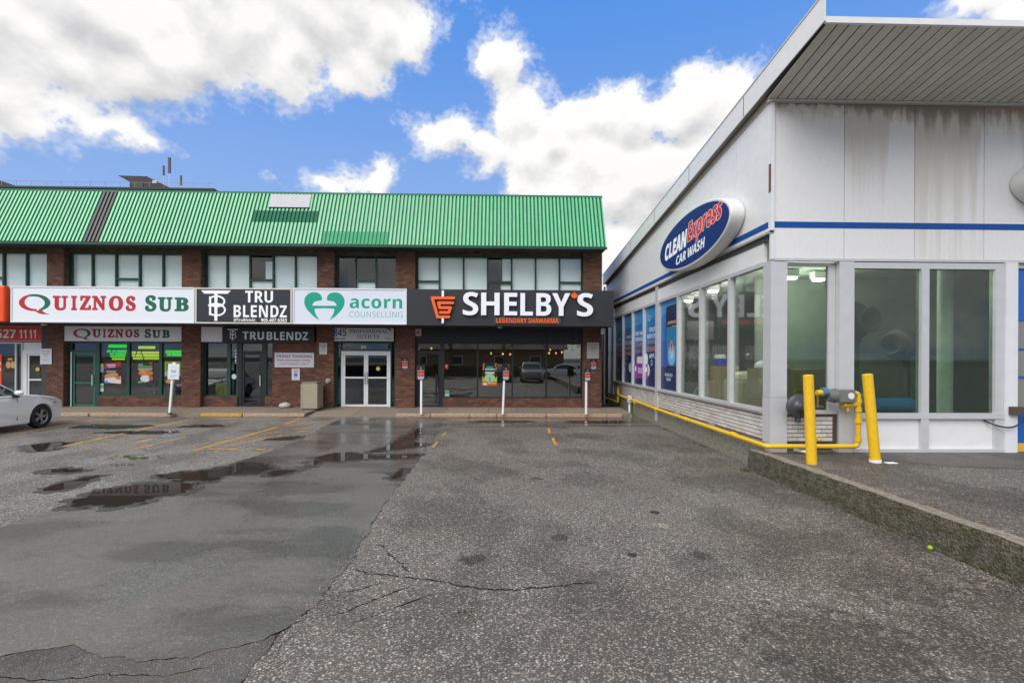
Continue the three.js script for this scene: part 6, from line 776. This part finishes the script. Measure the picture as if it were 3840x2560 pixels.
{ const b = thing('yellow_bin', 'lime yellow box with white lid in the barber window', 'box', [-10.52, 0.17, -19.42]); part('body', rbx(-0.24, 0.24, 0.40, 0.86, -0.2, 0.2, 0.02), mat([0.62, 0.56, 0.10], 0.6), b); part('stand', bx(-0.22, 0.22, 0, 0.40, -0.18, 0.18), M.roomDark, b); part('lid', rbx(0.0, 0.24, 0.861, 1.07, -0.15, 0.15, 0.01), mat([0.55, 0.46, 0.36], 0.6), b); part('lid_rim', rbx(-0.25, 0.25, 0.845, 0.875, -0.21, 0.21, 0.008), M.white, b); }
{ const d = thing('lobby_desk', 'brown panelled desk inside the office lobby', 'desk', [-5.1, 0.17, -21.5]); part('front', bx(-0.8, 0.8, 0, 1.0, -0.3, 0), M.wood, d); part('top', rbx(-0.85, 0.85, 1.0, 1.05, -0.35, 0.05, 0.01), mat([0.3, 0.2, 0.1], 0.4), d); }
// ------------------------------------------------------------------ inside the car wash
{
  const lampM = new THREE.MeshStandardMaterial({ color: 0xffffff, emissive: new THREE.Color(1, 0.97, 0.85), emissiveIntensity: 6 });
  [[6.95, 3.98, -11.8, 'oblong ceiling lamp seen at left in the corner window'], [7.75, 3.98, -12.0, 'oblong ceiling lamp seen at right in the corner window'], [6.3, 3.98, -16.6, 'ceiling lamp seen through the first clear side window'], [6.1, 3.98, -14.2, 'ceiling lamp seen through the second clear side window']].forEach(([x, y, z, l]) => { const t = thing('ceiling_lamp', l, 'lamp', [x, y, z], 'lit ceiling lamps in the car wash'); part('housing', rbx(-0.16, 0.16, 0.02, 0.20, -0.10, 0.10, 0.02), M.white, t); part('lamp_lens', rbx(-0.12, 0.12, -0.03, 0.02, -0.08, 0.08, 0.015), lampM, t); const p = new THREE.PointLight(new THREE.Color(1, 0.97, 0.88), 6, 0, 2); p.position.set(x, y - 0.12, z); p.castShadow = true; p.shadow.radius = 6; scene.add(p); });
  const dk = mat([0.03, 0.03, 0.033], 0.5), bl = (label, x, y, z, m, h, ry) => { const b = thing('air_blower', label, 'blower', [x, 0.37, z], 'blowers in the car wash'); b.rotation.y = ry; const yy = y - 0.37; part('volute', [new THREE.TorusGeometry(0.24, 0.15, 16, 30).rotateY(0.0).translate(0, yy, 0), cyl(0.34, 0.34, 0.2, 0, yy, -0.02, 28, 'z')], m, b); part('nozzle', new THREE.LatheGeometry([[0.13, 0], [0.17, 0.1], [0.22, 0.26], [0.25, 0.26], [0.2, 0.08], [0.16, 0]].map(([a, q]) => new THREE.Vector2(a, q)), 28).rotateX(Math.PI / 2).translate(0.04, yy, 0.1), mat([0.10, 0.10, 0.09], 0.35), b); part('motor', cyl(0.15, 0.15, 0.35, -0.02, yy - 0.02, -0.25, 20, 'z'), m, b); part('stand', bx(0.06, 0.16, 0, yy - 0.15, -0.1, 0.0), mat([0.10, 0.115, 0.10], 0.6), b); part('foot', bx(-0.2, 0.4, 0, 0.04, -0.3, 0.3), M.darkGrey, b); part('bracket', bx(-0.25, 0.1, yy - 0.42, yy - 0.36, -0.15, 0.1), m, b); };
  bl('black round-mouthed blower high in the large front window', 7.0, 2.80, -9.75, dk, 2.4, 0.2); bl('dimmer grey blower behind the hazy middle mullion', 9.3, 2.4, -11.4, mat([0.05, 0.055, 0.06], 0.6), 1.9, -1.3);
  const br = thing('white_barrel', 'white plastic barrel with a hose in the large front window', 'barrel', [6.72, 0.37, -9.55]); part('drum', new THREE.LatheGeometry([[0, 0], [0.27, 0], [0.29, 0.05], [0.29, 0.5], [0.30, 0.52], [0.29, 0.54], [0.29, 0.98], [0.25, 1.02], [0, 1.02]].map(([a, q]) => new THREE.Vector2(a, q)), 30), mat([0.6, 0.63, 0.6], 0.5), br); part('hose', spline([[0.28, 1.0, 0.05], [0.42, 1.0, 0.08], [0.6, 0.75, 0.1], [0.66, 0.66, 0.1], [0.6, 0.66, 0.12], [0.5, 0.85, 0.1]], 0.014), M.white, br);
  const ro = thing('blue_roll', 'blue plastic roll lying on a bench inside the front window', 'roll', [7.35, 0.37, -9.22]); part('roll', cyl(0.13, 0.13, 0.72, 0.0, 0.82, 0, 24, 'x'), mat([0.03, 0.24, 0.62], 0.5), ro); part('bench', bx(-0.4, 0.45, 0.63, 0.69, -0.2, 0.2), M.darkGrey, ro); for (const a of [-0.35, 0.38]) part('leg', bx(a, a + 0.05, 0, 0.63, -0.1, 0.1), M.darkGrey, ro);
  const col = thing('white_column', 'pale round column behind the right pane of the large window', 'column', [9.0, 0.37, -9.9]); part('shaft', cyl(0.13, 0.13, 3.82, 0, 1.92, 0, 28), M.white, col); part('base', cyl(0.18, 0.18, 0.05, 0, 0.025, 0, 28), M.white, col);
  const cb = mat([0.40, 0.27, 0.13], 0.85), box = (label, x0, x1, y0, y1, z0, z1, m = cb) => { const b = thing('cardboard_box', label, 'box', [0, 0, 0], 'boxes stored in the car wash'); part('carton', rbx(x0, x1, y0, y1, z0, z1, 0.008), m, b); part('tape', bx((x0 + x1) / 2 - 0.03, (x0 + x1) / 2 + 0.03, y1, y1 + 0.002, z0 + 0.01, z1 - 0.01), mat([0.5, 0.4, 0.25], 0.5), b); };
  box('tall carton under the blue bottles', 5.25, 5.75, 0.37, 1.86, -12.4, -11.85); box('small carton leaning before the tall one', 5.08, 5.24, 0.95, 1.5, -12.15, -11.95); box('stand carrying the small carton', 5.06, 5.24, 0.37, 0.949, -12.2, -11.9, M.roomDark); box('wide tan crate close to the corner post', 5.3, 6.6, 0.37, 1.84, -10.6, -9.9, mat([0.27, 0.21, 0.12], 0.85)); 
  const tub = thing('plastic_tub', 'tall cream plastic tub with a domed lid beside the cartons', 'tub', [5.55, 0.37, -11.2]); part('tub_body', rbx(-0.32, 0.32, 0, 1.22, -0.42, 0.42, 0.08), mat([0.42, 0.38, 0.22], 0.55), tub); part('lid', new THREE.SphereGeometry(0.42, 24, 10, 0, Math.PI * 2, 0, Math.PI / 2).scale(0.86, 0.42, 1.1).translate(0, 1.22, 0), mat([0.5, 0.46, 0.28], 0.5), tub);
  [['nearest', -11.93], ['middle', -12.08], ['farthest', -12.26]].forEach(([n, z]) => { const j = thing('blue_bottle', n + ' blue bottle with white cap on the tall carton', 'bottle', [5.38, 1.862, z], 'bottles on the carton'); part('bottle_body', rbx(-0.07, 0.07, 0, 0.20, -0.06, 0.06, 0.02), mat([0.015, 0.05, 0.5], 0.3), j); part('cap', cyl(0.05, 0.06, 0.09, 0, 0.245, 0, 16), M.white, j); });
  const sk = new THREE.SphereGeometry(0.3, 22, 12), sp = sk.attributes.position; for (let i = 0; i < sp.count; i++) sp.setXYZ(i, sp.getX(i) * 0.9, Math.max(-0.25, sp.getY(i) / 0.3) * 0.14 * (1 + 0.25 * n2(sp.getX(i) * 6, sp.getZ(i) * 6)), sp.getZ(i) * 1.5); sk.computeVertexNormals(); sk.translate(5.62, 1.885, -10.25); one('plastic_bag', 'crumpled white plastic bag heaped on the tan crate', 'bag', sk, M.white);
  const la = thing('step_ladder', 'dark step ladder behind the first clear side window', 'ladder', [5.5, 0.37, -13.6]); for (const s of [-1, 1]) { part('rail', pipe([[s * 0.24, 0, 0.45], [s * 0.15, 2.2, 0]], 0.025, 0.01, 8), M.darkGrey, la); part('rail', pipe([[s * 0.24, 0, -0.45], [s * 0.15, 2.2, -0.02]], 0.02, 0.01, 8), M.darkGrey, la); } for (let i = 1; i < 7; i++) part('tread', bx(-0.22 + i * 0.012, 0.22 - i * 0.012, i * 0.3, i * 0.3 + 0.03, 0.42 - i * 0.065, 0.5 - i * 0.065), M.darkGrey, la); la.rotation.y = -0.9;
  const gb = thing('green_bucket', 'dark green bucket on the car wash floor under the ladder', 'bucket', [5.35, 0.37, -12.95]); part('pail', new THREE.LatheGeometry([[0, 0], [0.22, 0], [0.26, 0.75], [0.28, 0.76], [0.24, 0.72], [0.2, 0.05]].map(([a, q]) => new THREE.Vector2(a, q)), 26), mat([0.02, 0.16, 0.08], 0.5), gb); part('handle', new THREE.TorusGeometry(0.26, 0.008, 6, 24, Math.PI).translate(0, 0.74, 0), M.alu, gb);
  const sh = thing('storage_shelf', 'dark storage rack behind the ladder', 'shelf', [5.9, 0.37, -15.4]); for (const [a, b] of [[-0.5, -0.9], [0.5, -0.9], [-0.5, 0.9], [0.5, 0.9]]) part('upright', bx(a - 0.025, a + 0.025, 0, 2.9, b - 0.025, b + 0.025), M.black, sh); for (const y of [0.4, 1.3, 2.2]) part('shelf_board', bx(-0.5, 0.5, y, y + 0.04, -0.9, 0.9), M.black, sh); for (const y of [0.44, 1.34, 2.24]) part('stored_sheet', bx(-0.4, 0.4, y, y + 0.55, -0.8, 0.8), M.roomDark, sh);
}
// ------------------------------------------------------------------ weeds, litter
{
  const R = rng(64), tuft = (x, z, r, n, h, y = 0, rz = r) => { const pos = [], col = []; for (let i = 0; i < n; i++) { const a = R() * 6.28, q = Math.sqrt(R()) * 1.25, px = x + Math.cos(a) * q * r, pz = z + Math.sin(a) * q * rz; if (0.25 + 0.7 * n2(px * 3.3, pz * 3.3) + 0.4 * n2(px * 11, pz * 11) < q * 0.75) continue; const hh = h * (0.4 + 0.8 * R()), b = R() * 6.28, w = 0.004 + 0.006 * R(), lx = Math.cos(b) * hh * 0.7 * R(), lz = Math.sin(b) * hh * 0.7 * R(), g = 0.7 + 0.6 * R(); pos.push(px - w, y, pz, px + w, y, pz, px + lx, y + hh, pz + lz); for (let k = 0; k < 3; k++) col.push(0.07 * g, 0.085 * g, 0.022 * g); } const g = new THREE.BufferGeometry(); g.setAttribute('position', new THREE.Float32BufferAttribute(pos, 3)); g.setAttribute('color', new THREE.Float32BufferAttribute(col, 3)); g.computeVertexNormals(); return g; };
  const gm = new THREE.MeshStandardMaterial({ vertexColors: true, roughness: 0.8, side: THREE.DoubleSide }); const patch = (g, label) => { const o = stuff('weeds', g, gm); o.userData.label = label; o.userData.category = 'weeds'; };
  patch(tuft(-7.35, -10.25, 0.5, 1500, 0.035, 0, 0.28), 'flat green weeds growing in a dip of the wet lot'); patch(tuft(-7.0, -9.55, 0.3, 220, 0.03, 0, 0.15), 'sparse weeds in front of the larger green patch'); patch(mergeGeometries([tuft(4.50, -8.95, 0.10, 260, 0.07, 0, 0.25), tuft(4.75, -11.4, 0.06, 120, 0.05, 0, 0.9), tuft(4.75, -14.0, 0.06, 140, 0.05, 0, 1.4)]), 'weeds along the foot of the car wash wall'); patch(tuft(-0.28, -3.98, 0.09, 60, 0.03, 0, 0.12), 'few green blades in the coarse asphalt'); patch(tuft(-0.26, -4.95, 0.1, 90, 0.02, 0, 0.14), 'dry blades in the dark spot of the asphalt'); patch(tuft(-6.66, -17.35, 0.08, 80, 0.06), 'weeds at the end of the kerb by the ramp');
  const ball = new THREE.IcosahedronGeometry(0.026, 3); ball.translate(4.62, 0.025, -5.25); one('green_ball', 'bright lime green ball at the foot of the mossy kerb', 'ball', ball, mat([0.26, 0.44, 0.02], 0.7));
  const gr = [], base = new THREE.IcosahedronGeometry(1, 0); for (let i = 0; i < 900; i++) { const t = R(), z = -3.3 - 8 * t * t, edge = i % 3, x = edge === 0 ? lerp(4.62, 4.72, (z + 9) / 6) - 0.02 - 0.3 * R() * R() : edge === 1 ? -1.5 + 0.18 * (R() - 0.5) : -1.3 + 5.8 * R(), s = 0.004 + 0.007 * R() * R(); gr.push(base.clone().scale(s * (1 + 0.5 * R()), s * 0.7, s).rotateY(R() * 6).translate(x, s * 0.4 + 0.003, z)); }
  const gv = stuff('loose_gravel', merge(gr), mat([0.30, 0.27, 0.23], 0.9)); gv.userData.label = 'loose gravel scattered over the coarse asphalt'; gv.userData.category = 'gravel';
  for (const [x, z, l] of [[-7.95, -3.9, 0], [2.06, -6.57, 1], [1.38, -5.15, 2]]) { if (!l) continue; const g = cyl(l === 1 ? 0.06 : 0.045, l === 1 ? 0.065 : 0.05, 0.012, x, 0.004, z, 20); one('iron_cap', l === 1 ? 'small dark round iron cap set in the coarse asphalt' : 'second dark iron cap in the asphalt, nearer the cracks', 'iron cap', g, mat([0.025, 0.022, 0.02], 0.6), 'iron caps in the asphalt'); }
}
// ------------------------------------------------------------------ what the shop windows mirror, behind the viewer
{
  const leafM = phys([0.06, 0.11, 0.03], 0.9, { transmission: 0.25, thickness: 0, side: THREE.DoubleSide }), bark = mat([0.09, 0.07, 0.055], 0.9);
  const tree = (label, x, z, h, r, seed) => { const R = rng(seed), t = thing('street_tree', label, 'tree', [x, 0, z], 'street trees behind the viewer'); part('trunk', pipe([[0, 0, 0], [0.1, h * 0.35, 0.05], [-0.05, h * 0.7, 0]], 0.16, 0.4, 9), bark, t); for (let i = 0; i < 5; i++) { const a = R() * 6.28; part('limb', pipe([[0, h * (0.35 + 0.05 * i), 0], [Math.cos(a) * r * 0.5, h * (0.55 + 0.05 * i), Math.sin(a) * r * 0.5]], 0.06, 0.1, 7), bark, t); } const pos = [], cl = []; for (let i = 0; i < 26; i++) { const a = R() * 6.28, q = Math.cbrt(R()), e = Math.acos(2 * R() - 1); cl.push([Math.cos(a) * Math.sin(e) * q * r, h * 0.66 + Math.cos(e) * q * h * 0.3, Math.sin(a) * Math.sin(e) * q * r]); } for (const [cx, cy, cz] of cl) for (let k = 0; k < 110; k++) { const px = cx + (R() + R() - 1) * r * 0.34, py = cy + (R() + R() - 1) * r * 0.28, pz = cz + (R() + R() - 1) * r * 0.34, s = 0.10 + 0.1 * R(); const v = () => [(R() - 0.5) * 2 * s, (R() - 0.5) * 2 * s, (R() - 0.5) * 2 * s], A = v(), B = v(); pos.push(px, py, pz, px + A[0], py + A[1], pz + A[2], px + B[0], py + B[1], pz + B[2]); } const g = new THREE.BufferGeometry(); g.setAttribute('position', new THREE.Float32BufferAttribute(pos, 3)); g.computeVertexNormals(); part('crown', g, leafM, t); };
  [['tall leafy tree mirrored above the grey car', 5.5, 21, 9, 3.4, 1], ['broad leafy tree mirrored in the first restaurant window', -6, 23, 8, 3.6, 2], ['leafy tree mirrored left of the restaurant door', -13, 22, 8.5, 3.5, 3], ['young tree mirrored in the second restaurant window', 0.5, 25, 7.5, 3.0, 4], ['leafy tree mirrored in the office doors', -20, 23, 9, 3.6, 5], ['leafy tree mirrored in the last restaurant window', 10.5, 20, 8, 3.2, 6]].forEach((a) => tree(...a));
  const R = rng(8), pos = []; for (let i = 0; i < 9000; i++) { const px = -24 + 44 * R(), py = 1.3 * Math.sqrt(R()), pz = 18 + 1.1 * (R() - 0.5), s = 0.09; pos.push(px, py, pz); for (let k = 0; k < 2; k++) pos.push(px + (R() - 0.5) * 2 * s, py + (R() - 0.5) * 2 * s, pz + (R() - 0.5) * 2 * s); } const hg = new THREE.BufferGeometry(); hg.setAttribute('position', new THREE.Float32BufferAttribute(pos, 3)); hg.computeVertexNormals(); const hd = thing('hedge', 'clipped hedge across the street, mirrored in the shop windows', 'hedge'); part('foliage', hg, leafM, hd); part('core', bx(-23.8, 19.8, 0, 1.15, 17.65, 18.35), mat([0.02, 0.03, 0.012], 0.9), hd);
  const ho = thing('house', 'low brown house across the street, mirrored in the shop windows', 'house', [-3, 0, 32]); part('wall', bx(-12, 12, 0, 3.4, 0, 9), mat([0.2, 0.13, 0.1], 0.9), ho); part('roof', prism([[-1, 3.3], [4.5, 5.6], [10, 3.3]], 25).rotateY(Math.PI / 2).translate(-12.5, 0, 9), mat([0.10, 0.09, 0.085], 0.9), ho); for (const x of [-8, -3, 3, 8]) { const w = part('window', bx(x - 0.8, x + 0.8, 1.1, 2.4, -0.05, 0), M.white, ho); part('pane', bx(x - 0.7, x + 0.7, 1.2, 2.3, -0.07, -0.051), M.black, w); } part('door', bx(-0.5, 0.5, 0, 2.1, -0.05, 0), M.wood, ho);
  struct('street', sheet([[-150, 9], [150, 9], [150, 16.5], [-150, 16.5]], [], 0.004, boxP), M.strip);
}
scene.traverse((o) => { if (o.isMesh) { o.castShadow = true; o.receiveShadow = true; } });
renderer.render(scene, camera);
